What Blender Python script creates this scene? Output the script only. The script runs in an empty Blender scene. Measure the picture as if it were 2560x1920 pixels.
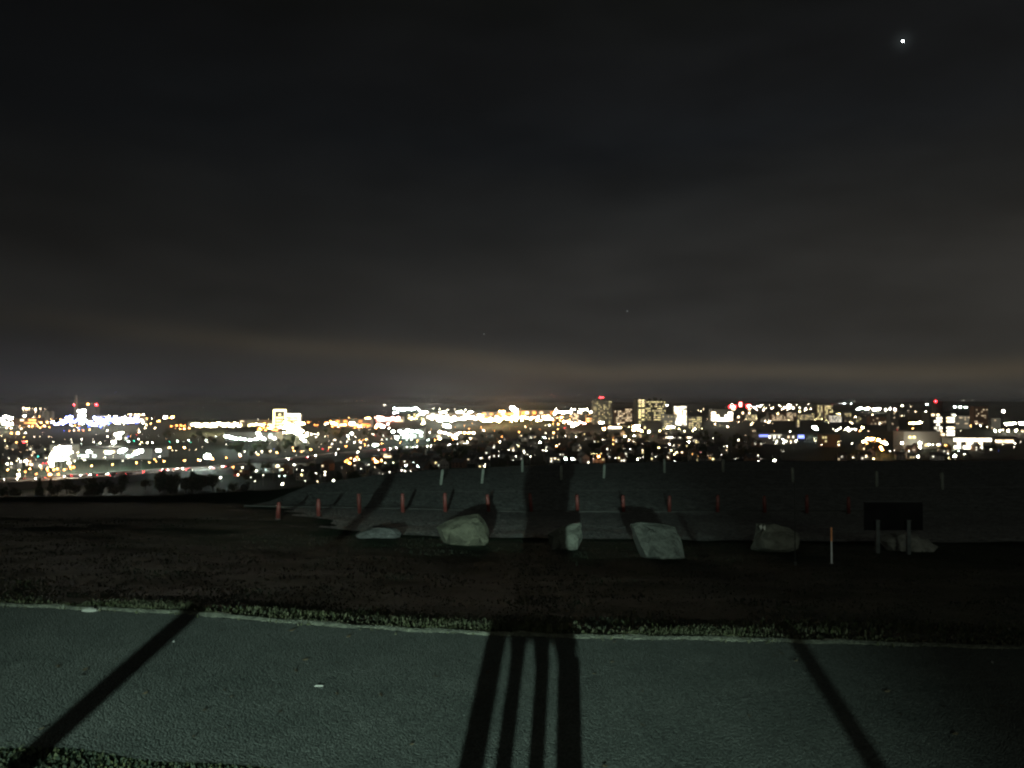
import bpy, bmesh, math, random
import numpy as np
from mathutils import Vector, Matrix
random.seed(11); rs = np.random.RandomState(5)
S = bpy.context.scene; C = S.collection
PI = math.pi
# ------------------------------------------------------------------ camera (photo units: 2560 x 1920)
F = 1971.0; PITCH = math.atan(43/F); CAMZ = 1.6
cam = bpy.data.objects.new('camera', bpy.data.cameras.new('camera')); C.objects.link(cam)
cam.location = (0, 0, CAMZ); cam.rotation_euler = (PI/2+PITCH, 0, 0)
cam.data.sensor_width = 36; cam.data.lens = 36*F/2560; cam.data.clip_start = .05; cam.data.clip_end = 90000
S.camera = cam
cam.data.dof.use_dof = True; cam.data.dof.focus_distance = 6.5; cam.data.dof.aperture_fstop = 2.8
def ray(px, py):
    u = (px-1280)/F; v = (960-py)/F
    return Vector((u, math.cos(PITCH)-v*math.sin(PITCH), math.sin(PITCH)+v*math.cos(PITCH)))
def proj(x, y, z):
    z -= CAMZ
    f = y*math.cos(PITCH)+z*math.sin(PITCH); v = -y*math.sin(PITCH)+z*math.cos(PITCH)
    return 1280+F*x/f, 960-F*v/f
PLAIN = -60.0
def at(px, py, z):                       # where the sight line meets the level z
    r = ray(px, py); t = (z-CAMZ)/min(r.z, -1e-4)
    return Vector((0, 0, CAMZ))+r*t
# ------------------------------------------------------------------ terrain
def lerp_tab(x, xs, ys): return float(np.interp(x, xs, ys))
VX = [-9, -4.0, -3.3, -2.46, -1.34, -.66, -.15, .45, 1.23, 1.8, 3.3, 9]
VY = [6.95, 6.18, 6.07, 5.94, 5.63, 5.49, 5.41, 5.34, 5.30, 5.25, 5.1, 4.7]
def far_edge(x): return lerp_tab(x, VX, VY)
def near_edge(x): return lerp_tab(x, [-9, -4, -2.35, -1.2, 0, 3, 9], [5.1, 4.1, 3.68, 3.47, 3.3, 3.0, 2.6])
EX = [-60, -18.4, -12.8, -9, -6.1, -3.65, 2.6, 9.7, 29.8, 80]
EY = [27, 28.3, 28.7, 31, 37.6, 40, 43.3, 45.3, 46, 46]
def lot_edge(x): return lerp_tab(x, EX, EY)
def wob(x, y, s=1.0):
    return (math.sin(x*1.7*s+1.3*math.sin(y*.9*s))+math.sin(y*2.1*s+1.1*math.cos(x*1.3*s)))*.5
def H(x, y):
    if y > 500: return PLAIN
    v = y-far_edge(x)-.12
    if v <= 0: z = 0.0
    else:
        k = 16-far_edge(x)-.12
        z = (-.12*k*(1-(1-v/k)**1.2)+.012) if v < k else -.12*k+.012-.07*(v-k)
        if v < .2: z = -.12*v*v/.4
        a = min(1, v/2)*(1 if y < 20 else max(0, 1-(y-20)/3))
        z += a*.022*wob(x, y, 1.4)+a*.012*wob(x, y, 3.7)
        z = max(z, -1.85)
    e = y-lot_edge(x)
    if e > 0:
        z -= .35*e*e/(e+4)
        z = max(z, PLAIN)
    return z
def hit(px, py):
    r = ray(px, py); t = 2.0
    while t < 70:
        p = Vector((0, 0, CAMZ))+r*t
        if p.z <= H(p.x, p.y): return Vector((p.x, p.y, H(p.x, p.y)))
        t += .02
    return p
# ------------------------------------------------------------------ materials
MATS = {}
def base_mat(name):
    m = bpy.data.materials.new(name); m.use_nodes = True
    return m, m.node_tree, m.node_tree.nodes, m.node_tree.nodes['Principled BSDF']
def mat(name, col, col2=None, scale=3.0, rough=.85, bump=0.0, bscale=20, metal=0.0, detail=4, spec=.3, coord='Object', lo=.35, hi=.65):
    if name in MATS: return MATS[name]
    m, nt, N, b = base_mat(name); L = nt.links
    b.inputs['Roughness'].default_value = rough; b.inputs['Metallic'].default_value = metal
    b.inputs['Specular IOR Level'].default_value = spec
    tc = N.new('ShaderNodeTexCoord')
    c2 = col2 or tuple(c*.7 for c in col)
    n = N.new('ShaderNodeTexNoise'); n.inputs['Scale'].default_value = scale; n.inputs['Detail'].default_value = detail
    L.new(tc.outputs[coord], n.inputs['Vector'])
    r = N.new('ShaderNodeValToRGB'); r.color_ramp.elements[0].position = lo; r.color_ramp.elements[1].position = hi
    r.color_ramp.elements[0].color = (*c2, 1); r.color_ramp.elements[1].color = (*col, 1)
    L.new(n.outputs['Fac'], r.inputs['Fac']); L.new(r.outputs['Color'], b.inputs['Base Color'])
    if bump:
        n2 = N.new('ShaderNodeTexNoise'); n2.inputs['Scale'].default_value = bscale; n2.inputs['Detail'].default_value = 5
        L.new(tc.outputs[coord], n2.inputs['Vector'])
        bp = N.new('ShaderNodeBump'); bp.inputs['Strength'].default_value = 1; bp.inputs['Distance'].default_value = bump
        L.new(n2.outputs['Fac'], bp.inputs['Height']); L.new(bp.outputs['Normal'], b.inputs['Normal'])
    MATS[name] = m; return m
def glow(name, col, strength, sampled=True):
    key = 'glow_'+name+('' if sampled else '_w')
    if key in MATS: return MATS[key]
    m = bpy.data.materials.new(key); m.use_nodes = True; N = m.node_tree.nodes
    N.remove(N['Principled BSDF']); e = N.new('ShaderNodeEmission')
    e.inputs['Color'].default_value = (*col, 1); e.inputs['Strength'].default_value = strength
    m.node_tree.links.new(e.outputs[0], N['Material Output'].inputs['Surface'])
    if not sampled: m.cycles.emission_sampling = 'NONE'
    MATS[key] = m; return m
# ------------------------------------------------------------------ mesh helpers
def link(name, me, m=None, parent=None, loc=None, rot=None, scale=None):
    o = bpy.data.objects.new(name, me); C.objects.link(o)
    if m is not None and me is not None and not me.materials:
        me.materials.append(m)
    if parent: o.parent = parent
    if loc is not None: o.location = loc
    if rot is not None: o.rotation_euler = rot
    if scale is not None: o.scale = scale
    return o
def tag(o, label=None, cat=None, group=None, kind=None):
    if label: o['label'] = label
    if cat: o['category'] = cat
    if group: o['group'] = group
    if kind: o['kind'] = kind
    return o
def pydata(name, v, f, m=None, smooth=False, idx=None):
    me = bpy.data.meshes.new(name); me.from_pydata([tuple(p) for p in v], [], f)
    if m is not None:
        for q in (m if isinstance(m, (list, tuple)) else [m]): me.materials.append(q)
    if idx: me.polygons.foreach_set('material_index', idx)
    if smooth: me.polygons.foreach_set('use_smooth', [True]*len(me.polygons))
    me.update(); return me
class MB:
    def __init__(s): s.v = []; s.f = []; s.i = []
    def add(s, v, f, mi=0):
        b = len(s.v); s.v += [tuple(p) for p in v]; s.f += [tuple(b+k for k in q) for q in f]; s.i += [mi]*len(f)
    def box(s, x0, x1, y0, y1, z0, z1, mi=0):
        s.add([(x0,y0,z0),(x1,y0,z0),(x1,y1,z0),(x0,y1,z0),(x0,y0,z1),(x1,y0,z1),(x1,y1,z1),(x0,y1,z1)],
              [(3,2,1,0),(4,5,6,7),(0,1,5,4),(1,2,6,5),(2,3,7,6),(3,0,4,7)], mi)
    def tube(s, a, b, r0, r1=None, n=8, mi=0):
        a = Vector(a); b = Vector(b); r1 = r0 if r1 is None else r1
        q = (b-a).to_track_quat('Z', 'Y'); v = []
        for p, r in ((a, r0), (b, r1)):
            for k in range(n):
                v.append(p+q@Vector((r*math.cos(2*PI*k/n), r*math.sin(2*PI*k/n), 0)))
        f = [(k, (k+1)%n, n+(k+1)%n, n+k) for k in range(n)]+[tuple(range(n-1, -1, -1)), tuple(range(n, 2*n))]
        s.add(v, f, mi)
    def loft(s, rings, mi=0):            # rings: (cx, cy, z, rx, ry)
        n = 20; v = []
        for cx, cy, z, rx, ry in rings:
            for k in range(n):
                a = 2*PI*k/n; v.append((cx+rx*math.cos(a), cy+ry*math.sin(a), z))
        f = []
        for j in range(len(rings)-1):
            for k in range(n): f.append((j*n+k, j*n+(k+1)%n, (j+1)*n+(k+1)%n, (j+1)*n+k))
        f += [tuple(range(n-1, -1, -1)), tuple(range((len(rings)-1)*n, len(rings)*n))]
        s.add(v, f, mi)
    def mesh(s, name, m, smooth=False):
        return pydata(name, s.v, s.f, m, smooth, s.i)
def ico(name, sub, m):
    bm = bmesh.new(); bmesh.ops.create_icosphere(bm, subdivisions=sub, radius=1)
    me = bpy.data.meshes.new(name); bm.to_mesh(me); bm.free(); me.materials.append(m); return me
_unit = {}
def unit_box(m):
    if m.name not in _unit:
        b = MB(); b.box(-.5, .5, -.5, .5, 0, 1); _unit[m.name] = b.mesh('box', m)
    return _unit[m.name]
# ------------------------------------------------------------------ ground sheet
def grid_sheet(name, ys, half, ncol, m, zf, x0f=None, x1f=None):
    v = []; f = []
    for y in ys:
        W = half(y) if half else None
        for j in range(ncol+1):
            s = j/ncol
            x = -W+2*W*s if half else x0f(y)+(x1f(y)-x0f(y))*s
            v.append((x, y, zf(x, y)))
    n = ncol+1
    for i in range(len(ys)-1):
        for j in range(ncol): f.append((i*n+j, i*n+j+1, (i+1)*n+j+1, (i+1)*n+j))
    return pydata(name, v, f, m, True)
m_grassground = mat('soil under short grass', (.055, .06, .028), (.03, .032, .018), 4, .95, .03, 40, detail=8)
ys = [-60, -30, -15, -8, -4, -1, 1, 2, 3]+[3+.15*k for k in range(1, 130)]+[22.5+.4*k for k in range(1, 75)]
y = ys[-1]
while y < 70000:
    y *= 1.05; ys.append(y)
m_land = None
def land_mat():
    m, nt, N, b = base_mat('night ground'); L = nt.links
    b.inputs['Roughness'].default_value = .95; b.inputs['Specular IOR Level'].default_value = .1
    tc = N.new('ShaderNodeTexCoord')
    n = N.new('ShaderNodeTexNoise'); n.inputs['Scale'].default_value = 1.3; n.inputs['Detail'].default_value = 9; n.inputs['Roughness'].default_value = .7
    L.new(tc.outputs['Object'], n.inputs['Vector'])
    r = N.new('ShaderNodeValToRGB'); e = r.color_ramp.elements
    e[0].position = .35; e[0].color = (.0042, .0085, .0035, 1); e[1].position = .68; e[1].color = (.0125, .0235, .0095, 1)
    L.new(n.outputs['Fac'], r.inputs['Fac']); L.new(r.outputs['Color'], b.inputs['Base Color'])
    n2 = N.new('ShaderNodeTexNoise'); n2.inputs['Scale'].default_value = 22; n2.inputs['Detail'].default_value = 5
    L.new(tc.outputs['Object'], n2.inputs['Vector'])
    bp = N.new('ShaderNodeBump'); bp.inputs['Distance'].default_value = .03
    L.new(n2.outputs['Fac'], bp.inputs['Height']); L.new(bp.outputs['Normal'], b.inputs['Normal'])
    return m
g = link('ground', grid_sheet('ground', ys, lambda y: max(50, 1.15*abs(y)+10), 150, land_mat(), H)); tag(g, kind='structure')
# sea to the left, far
def sea_mat():
    m, nt, N, b = base_mat('dark sea'); L = nt.links
    b.inputs['Base Color'].default_value = (.012, .014, .02, 1); b.inputs['Roughness'].default_value = .12; b.inputs['IOR'].default_value = 1.33; b.inputs['Specular IOR Level'].default_value = .5
    return m
coast = [(-400, 1052), (0, 1051), (200, 1049), (420, 1048), (560, 1050), (700, 1047), (800, 1045), (930, 1040), (1000, 1033), (980, 1027), (1060, 1023), (1160, 1016), (1250, 1010), (1340, 1006.5)]
cv = [at(a, b, PLAIN+.4) for a, b in coast]
far = [Vector((p.x/p.y*62000, 62000, PLAIN+.4)) for p in cv]
n = len(cv)
w = link('sea', pydata('sea', cv+far, [(k, k+1, n+k+1, n+k) for k in range(n-1)], sea_mat())); tag(w, kind='structure')
# paved path
def chip_mat(name, c1, c2, scale, dist, hi=(.16, .17, .16), rough=.8, sparkle=.72):
    m, nt, N, b = base_mat(name); L = nt.links
    b.inputs['Roughness'].default_value = rough; b.inputs['Specular IOR Level'].default_value = .35
    tc = N.new('ShaderNodeTexCoord')
    n = N.new('ShaderNodeTexNoise'); n.inputs['Scale'].default_value = 2.1; n.inputs['Detail'].default_value = 9; n.inputs['Roughness'].default_value = .68
    vo = N.new('ShaderNodeTexVoronoi'); vo.inputs['Scale'].default_value = scale
    n3 = N.new('ShaderNodeTexNoise'); n3.inputs['Scale'].default_value = scale*.42; n3.inputs['Detail'].default_value = 4
    for q in (n, vo, n3): L.new(tc.outputs['Object'], q.inputs['Vector'])
    r = N.new('ShaderNodeValToRGB'); e = r.color_ramp.elements
    e[0].position = .3; e[0].color = (*c2, 1); e[1].position = .7; e[1].color = (*c1, 1)
    L.new(n.outputs['Fac'], r.inputs['Fac'])
    sp = N.new('ShaderNodeSeparateColor'); L.new(vo.outputs['Color'], sp.inputs['Color'])
    r2 = N.new('ShaderNodeValToRGB'); e = r2.color_ramp.elements
    e[0].position = 0; e[0].color = (.45, .45, .45, 1); e[1].position = 1; e[1].color = (1.6, 1.6, 1.6, 1)
    L.new(sp.outputs[0], r2.inputs['Fac'])
    mx = N.new('ShaderNodeMix'); mx.data_type = 'RGBA'; mx.blend_type = 'MULTIPLY'; mx.inputs['Factor'].default_value = 1
    L.new(r.outputs['Color'], mx.inputs['A']); L.new(r2.outputs['Color'], mx.inputs['B'])
    mx2 = N.new('ShaderNodeMix'); mx2.data_type = 'RGBA'
    gt = N.new('ShaderNodeMath'); gt.operation = 'GREATER_THAN'; gt.inputs[1].default_value = .9995
    L.new(sp.outputs[1], gt.inputs[0]); L.new(gt.outputs[0], mx2.inputs['Factor'])
    L.new(mx.outputs['Result'], mx2.inputs['A']); mx2.inputs['B'].default_value = (*hi, 1)
    L.new(mx2.outputs['Result'], b.inputs['Base Color'])
    ad = N.new('ShaderNodeMath'); ad.operation = 'MULTIPLY_ADD'; ad.inputs[1].default_value = -1.1
    L.new(vo.outputs['Distance'], ad.inputs[0]); L.new(n3.outputs['Fac'], ad.inputs[2])
    bp = N.new('ShaderNodeBump'); bp.inputs['Distance'].default_value = dist
    L.new(ad.outputs[0], bp.inputs['Height']); L.new(bp.outputs['Normal'], b.inputs['Normal'])
    return m
xs = [-9+.05*k for k in range(361)]
v = []; f = []
NY = 14
for x in xs:
    a = near_edge(x)+.03*wob(x, 0, 5); b_ = far_edge(x)-.02+.012*wob(x, 1, 9)
    for j in range(NY+1):
        y_ = a+(b_-a)*j/NY; v.append((x, y_, .012+.006*math.sin(PI*j/NY)))
for i in range(len(xs)-1):
    for j in range(NY): f.append((i*(NY+1)+j, (i+1)*(NY+1)+j, (i+1)*(NY+1)+j+1, i*(NY+1)+j+1))
p = link('path', pydata('path', v, f, chip_mat('coarse asphalt', (.045, .050, .044), (.025, .030, .026), 95, .0065, hi=(.10, .11, .10)), True)); tag(p, kind='structure')
# pale crumbled verge strip along the far side
v = []; f = []
for k, x in enumerate(xs):
    a = far_edge(x)+.0; wdt = (.055+.05*wob(x*1.3, 2, 4)+.035*wob(x, 3, 11)+.02*wob(x, 4, 31))*(1 if x < 1.9 else max(.0, 1-(x-1.9)/1.2))
    y0 = a-.035+.02*wob(x, 5, 7)+.012*wob(x, 8, 27)
    v += [(x, y0, .0165+.0), (x, y0+.04, .030), (x, a+max(.0, wdt)+.03, .012)]
for k in range(len(xs)-1):
    for j in range(2): f.append((3*k+j, 3*k+3+j, 3*k+4+j, 3*k+1+j))
q = link('kerb_strip', pydata('kerb_strip', v, f, mat('pale grit', (.115, .12, .09), (.05, .053, .04), 14, .9, .02, 60), True)); tag(q, kind='structure')
# gravel apron + parking lot, conforming sheets
def sheet(name, x0f, x1f, ya, yb, nrow, ncol, m, dz):
    ys_ = [ya+(yb-ya)*k/nrow for k in range(nrow+1)]
    return link(name, grid_sheet(name, ys_, None, ncol, m, lambda x, y: H(x, y)+dz, x0f, x1f))
m_lot = chip_mat('worn lot asphalt', (.165, .175, .165), (.095, .105, .10), 9, .05, rough=.75)
m_grav = chip_mat('fine gravel', (.16, .165, .155), (.10, .105, .10), 14, .04, rough=.85)
ap = sheet('gravel', lambda y: -3.2-.52*(y-16.6)+.35*wob(y, 0, 1.2)+.3*wob(y, 2, 3.1), lambda y: 30, 16.6, 24.6, 40, 120, m_grav, .03); tag(ap, kind='structure')
v = []; f = []
cols = [-8.3+.7*k for k in range(70)]
for x in cols:
    e0 = 24.6+(0 if x > -8 else (-8-x)*.2); e1 = lot_edge(x)-.3
    for j in range(11):
        y_ = e0+(e1-e0)*j/10; v.append((x, y_, H(x, y_)+.02))
for i in range(len(cols)-1):
    for j in range(10): f.append((i*11+j, (i+1)*11+j, (i+1)*11+j+1, i*11+j+1))
pl = link('parking_lot', pydata('parking_lot', v, f, m_lot, True)); tag(pl, kind='structure')
v = []; f = []
for k, x in enumerate(cols):
    y_ = 24.6; z_ = H(x, y_)
    v += [(x, y_-.12, z_+.02), (x, y_-.12, z_+.05), (x, y_+.05, z_+.05), (x, y_+.05, z_+.0)]
for k in range(len(cols)-1):
    for j in range(3): f.append((4*k+j, 4*k+4+j, 4*k+5+j, 4*k+1+j))
kb = link('kerb', pydata('kerb', v, f, mat('grey kerb stone', (.07, .07, .065), (.05, .05, .045), 5))); tag(kb, kind='structure')
# faded bay lines on the lot
for i, (xa, ya, xb, yb) in enumerate([(-7.6, 29.5, 28, 32.2), (-2.5, 37.6, 28, 41.0)]):
    b = MB(); nseg = 40
    for k in range(nseg):
        t0, t1 = k/nseg, (k+1)/nseg
        x0, x1 = xa+(xb-xa)*t0, xa+(xb-xa)*t1; y0, y1 = ya+(yb-ya)*t0, ya+(yb-ya)*t1
        b.add([(x0, y0, H(x0, y0)+.026), (x1, y1, H(x1, y1)+.026), (x1, y1+.1, H(x1, y1+.1)+.026), (x0, y0+.1, H(x0, y0+.1)+.026)], [(0, 1, 2, 3)])
    o = link('road_marking', b.mesh('road_marking', mat('worn paint', (.45, .46, .42), (.25, .26, .24), 2))); tag(o, kind='structure')

# ------------------------------------------------------------------ grass
def blades(name, pts, hs, cols_idx, mats, lean=.5):
    n = len(pts); pts = np.array(pts); hs = np.array(hs)
    a = rs.rand(n)*2*PI; w = .0035+.004*rs.rand(n); w *= (1+.05*pts[:, 1])
    dx = np.cos(a)*w; dy = np.sin(a)*w
    lx = (rs.rand(n)-.5)*2*lean*hs; ly = (rs.rand(n)-.5)*2*lean*hs
    V = np.zeros((n*5, 3))
    V[0::5] = pts+np.c_[-dx, -dy, np.zeros(n)]; V[1::5] = pts+np.c_[dx, dy, np.zeros(n)]
    V[2::5] = pts+np.c_[dx*.7+lx*.35, dy*.7+ly*.35, hs*.6]; V[3::5] = pts+np.c_[-dx*.7+lx*.35, -dy*.7+ly*.35, hs*.6]
    V[4::5] = pts+np.c_[lx, ly, hs]
    me = bpy.data.meshes.new(name); me.vertices.add(n*5); me.vertices.foreach_set('co', V.ravel())
    i = np.arange(n)*5
    lp = np.stack([i, i+1, i+2, i+3, i+3, i+2, i+4], 1).ravel()
    me.loops.add(n*7); me.loops.foreach_set('vertex_index', lp)
    me.polygons.add(n*2); st = np.stack([np.arange(n)*7, np.arange(n)*7+4], 1).ravel()
    me.polygons.foreach_set('loop_start', st)
    for q in mats: me.materials.append(q)
    me.polygons.foreach_set('material_index', np.repeat(np.array(cols_idx), 2))
    me.update(calc_edges=True); me.validate(); return me
m_g1 = mat('olive grass', (.019, .023, .006), (.008, .010, .003), 2.5)
m_g2 = mat('dry straw grass', (.036, .036, .018), (.015, .016, .008), 3)
m_g3 = mat('dark grass', (.007, .0125, .005), (.004, .007, .003), 2.5)
pts = []; hs = []; ci = []
for _ in range(125000):
    t = random.random()**2.2; x_n = random.uniform(-.78, .78)
    d = 5.0+t*15; x = x_n*d
    e = far_edge(x)
    if d < e+.05: continue
    k = wob(x*.8, d*1.1, 1.9)+.5*wob(x, d, 5.1)
    if d-e > .9 and random.random() < .62: continue
    if d-e < .5 and (k < -.2 or random.random() < .45): continue
    if d > 16.4 and x > -7: continue
    pts.append((x, d, H(x, d)-.005)); near = max(0, 1-(d-e)/1.3)
    hs.append(random.uniform(.008, .020)*(1+.8*max(0, k))*(1+.04*(d-5)))
    r = random.random()
    ci.append(1 if r < .05+.16*near*max(0, k+.5) else (2 if r < .5 or d-e > 1.1+.8*k else 0))
for _ in range(4200):                     # straw fringe on the path edge
    x = random.uniform(-5.2, 4.8); e = far_edge(x); k = .5+.5*wob(x*2, 7, 2.3)
    if random.random() > .25+.75*k: continue
    pts.append((x, e+random.gauss(.05, .045), .01)); hs.append(random.uniform(.006, .020)*(1+.5*k)); ci.append(1 if random.random() < .55 else 0)
for cx, cd, nn, r_ in [(-3.05, .12, 900, .16), (-2.7, .18, 700, .2), (-.62, .25, 600, .25), (.0, .3, 800, .22), (1.2, .12, 700, .2), (1.45, .2, 500, .2), (2.2, .5, 600, .4), (-1.8, .3, 300, .2), (-1.45, .35, 260, .12), (2.6, .9, 400, .4)]:
    for _ in range(nn):                   # tufts
        x = random.gauss(cx, r_); y_ = far_edge(x)+cd+random.gauss(0, r_*.5)
        if y_ < far_edge(x): continue
        pts.append((x, y_, H(x, y_)-.005)); hs.append(random.uniform(.015, .045)); ci.append(0 if random.random() < .6 else 1)
for _ in range(6000):                     # near left verge
    x = random.uniform(-4.5, -.6); y_ = near_edge(x)-abs(random.gauss(0, .25))+.03
    pts.append((x, y_, 0)); hs.append(random.uniform(.006, .018)); ci.append(random.choice((0, 2, 2)))
gr = link('grass', blades('grass', pts, hs, ci, [m_g1, m_g2, m_g3])); tag(gr, 'short patchy grass with straw tufts beside the asphalt path', 'grass', kind='stuff')
# stones and litter on the path are one loose scatter
b = MB()
for _ in range(2):
    x = random.uniform(-4, 4); y_ = random.uniform(near_edge(x)+.05, far_edge(x)-.04); r = random.uniform(.004, .011)
    b.add([(x-r, y_-r*.7, .017), (x+r, y_-r, .017), (x+r*.8, y_+r, .017), (x-r*.6, y_+r*.8, .017), (x+r*.1, y_, .017+r*1.2)], [(0, 1, 4), (1, 2, 4), (2, 3, 4), (3, 0, 4)])
o = link('grit', b.mesh('grit', mat('loose grit', (.09, .09, .085), (.05, .05, .045), 30))); tag(o, 'loose grit scattered over the asphalt path', 'grit', kind='stuff')

b = MB()
for _ in range(70):
    x = random.uniform(-4, 3); y_ = random.uniform(near_edge(x)+.05, far_edge(x)-.04); a = random.uniform(0, 6.28); c_, s_ = math.cos(a), math.sin(a); q = random.uniform(.012, .026)
    P_ = lambda u, v_, h: (x+(u*c_-v_*s_)*q, y_+(u*s_+v_*c_)*q, .019+h*q)
    b.add([P_(-1, 0, .1), P_(0, -.55, .0), P_(1, 0, .35), P_(0, .55, .25)], [(0, 1, 2, 3)])
o = link('fallen_leaves', b.mesh('fallen_leaves', mat('dead leaf', (.05, .038, .02), (.03, .022, .012), 30))); tag(o, 'small dead leaves lying on the asphalt path', 'leaves', kind='stuff')
P = at(797, 1716, .02)
me = pydata('litter', [(-.03, -.006, 0), (.03, -.008, .002), (.034, .008, .006), (-.024, .01, .009), (-.03, -.006, .004), (.03, -.008, .006), (.034, .008, .010), (-.024, .01, .013)], [(3, 2, 1, 0), (4, 5, 6, 7), (0, 1, 5, 4), (1, 2, 6, 5), (2, 3, 7, 6), (3, 0, 4, 7)], mat('grubby paper', (.22, .22, .2)))
o = link('litter', me, loc=P, rot=(0, 0, .05), scale=(.8, .45, .5)); tag(o, 'thin white scrap of litter lying in the middle of the path', 'litter')
P = at(220, 1521, .04); sm_ = ico('stone', 2, mat('pale stone', (.12, .12, .105), (.07, .07, .06), 20))
for v_ in sm_.vertices: v_.co *= 1+.15*wob(v_.co.x*3, v_.co.y*4+v_.co.z*2)
o = link('stone', sm_, loc=(P.x, P.y+.03, .015), scale=(.06, .035, .028)); tag(o, 'small pale stone at the far edge of the path beside a grass tuft', 'stone')
# ------------------------------------------------------------------ boulders
def boulder(i, outline, base_py, depth, label, alb, lit_tip=False):
    """outline: (px, py) clockwise silhouette; stands where its foot meets the ground"""
    cx = sum(a for a, _ in outline)/len(outline)
    P = hit(cx, base_py); d = P.y
    pts = []
    for a, b_ in outline:
        r = ray(a, b_); t = d/r.y; q = Vector((0, 0, CAMZ))+r*t; pts.append((q.x-P.x, q.z-P.z))
    rr = random.Random(i*7+3)
    bm = bmesh.new(); lay = []
    cxm = sum(a for a, _ in pts)/len(pts); czm = sum(c for _, c in pts)/len(pts)
    # three rings: front (shrunk), middle (full), back (shrunk)
    for yy, sc in ((-depth*.5, .55), (-depth*.36, .86), (0, 1.0), (depth*.5, .85), (depth*.8, .4)):
        lay.append([bm.verts.new((cxm+(a-cxm)*sc+rr.uniform(-.04, .04), yy+rr.uniform(-.14, .14)*depth+(0 if yy >= 0 else (c-czm)*.45), czm+(c-czm)*sc+rr.uniform(-.015, .015))) for a, c in pts])
    n = len(pts)
    for j in range(2):
        for k in range(n): bm.faces.new((lay[j][k], lay[j][(k+1)%n], lay[j+1][(k+1)%n], lay[j+1][k]))
    bm.faces.new(lay[0][::-1]); bm.faces.new(lay[-1])
    bmesh.ops.recalc_face_normals(bm, faces=bm.faces)
    bmesh.ops.triangulate(bm, faces=bm.faces)
    bmesh.ops.subdivide_edges(bm, edges=bm.edges, cuts=3, use_grid_fill=True)
    for v_ in bm.verts:
        q = v_.co; s = .03*abs(wob(q.x*7+i, q.z*9+q.y*5, 1))+.012*wob(q.x*31, q.z*29+q.y*23+i, 1)
        v_.co += Vector((rr.uniform(-.004, .004), s, rr.uniform(-.005, .005)))
    me = bpy.data.meshes.new('boulder'); bm.to_mesh(me); bm.free()
    me.materials.append(mat('boulder stone %d' % i, alb, tuple(c*.62 for c in alb), 5, .9, .035, 22, detail=8))
    o = link('boulder', me, loc=(P.x, P.y, P.z)); o.data.transform(Matrix.Identity(4))
    tag(o, label, 'boulder', 'boulders along the top of the grass slope')
    return o, P
ST = (.075, .080, .066)
boulder(0, [(888, 1336), (915, 1325), (955, 1320), (985, 1322), (1002, 1333), (998, 1346), (940, 1348), (900, 1344)], 1342, .5, 'low flat grey boulder, lowest of the row, nearest the long diagonal shadow', (.060, .062, .060))
boulder(1, [(1092, 1316), (1118, 1300), (1150, 1291), (1192, 1285), (1212, 1298), (1220, 1322), (1227, 1346), (1222, 1360), (1160, 1362), (1108, 1356)], 1356, .8, 'largest pale boulder with a humped top and pointed end, brightest of the row', (.066, .066, .046))
boulder(2, [(1372, 1336), (1392, 1322), (1415, 1310), (1448, 1306), (1459, 1318), (1456, 1345), (1440, 1378), (1400, 1380), (1376, 1372)], 1372, .5, 'boulder half hidden in the wide body shadow', ST)
boulder(3, [(1574, 1309), (1600, 1306), (1650, 1311), (1688, 1318), (1702, 1345), (1710, 1395), (1660, 1402), (1605, 1396), (1590, 1350)], 1394, .6, 'flat topped grey boulder with a wide level top right of the body shadow', (.046, .048, .041))
boulder(4, [(1877, 1372), (1888, 1340), (1898, 1311), (1930, 1308), (1968, 1322), (1999, 1336), (1994, 1368), (1960, 1382), (1910, 1383)], 1378, .5, 'wedge shaped boulder behind the thin pole with two white splashes', (.15, .155, .13))
boulder(5, [(2192, 1350), (2215, 1336), (2255, 1326), (2285, 1334), (2318, 1348), (2338, 1362), (2325, 1378), (2270, 1384), (2215, 1376)], 1376, .6, 'low peaked dim boulder behind the two short posts', (.17, .17, .155))
# two pale bird splashes on the wedge boulder are paper scraps pinned to the stone
P4 = hit(1935, 1378)
for k, (a, b0, b1, w_) in enumerate([(1902, 1311, 1325, 5), (1911, 1313, 1327, 4)]):
    v = []
    for (aa, bb) in ((a-w_/2-2, b0+5), (a+w_/2, b0), (a+w_/2+1, b1-6), (a+1, b1)):
        r = ray(aa, bb); q = Vector((0, 0, CAMZ))+r*((P4.y-.30)/r.y); v.append(q)
    v += [q+Vector((0, .012, 0)) for q in v]
    me = pydata('paper_scrap', v, [(0, 1, 2, 3), (7, 6, 5, 4), (0, 4, 5, 1), (1, 5, 6, 2), (2, 6, 7, 3), (3, 7, 4, 0)], mat('white paper', (.5, .5, .45)))
    o = link('paper_scrap', me); tag(o, ('wider' if k == 0 else 'narrower')+' white scrap on the upper corner of the wedge shaped boulder', 'scrap')

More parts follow.
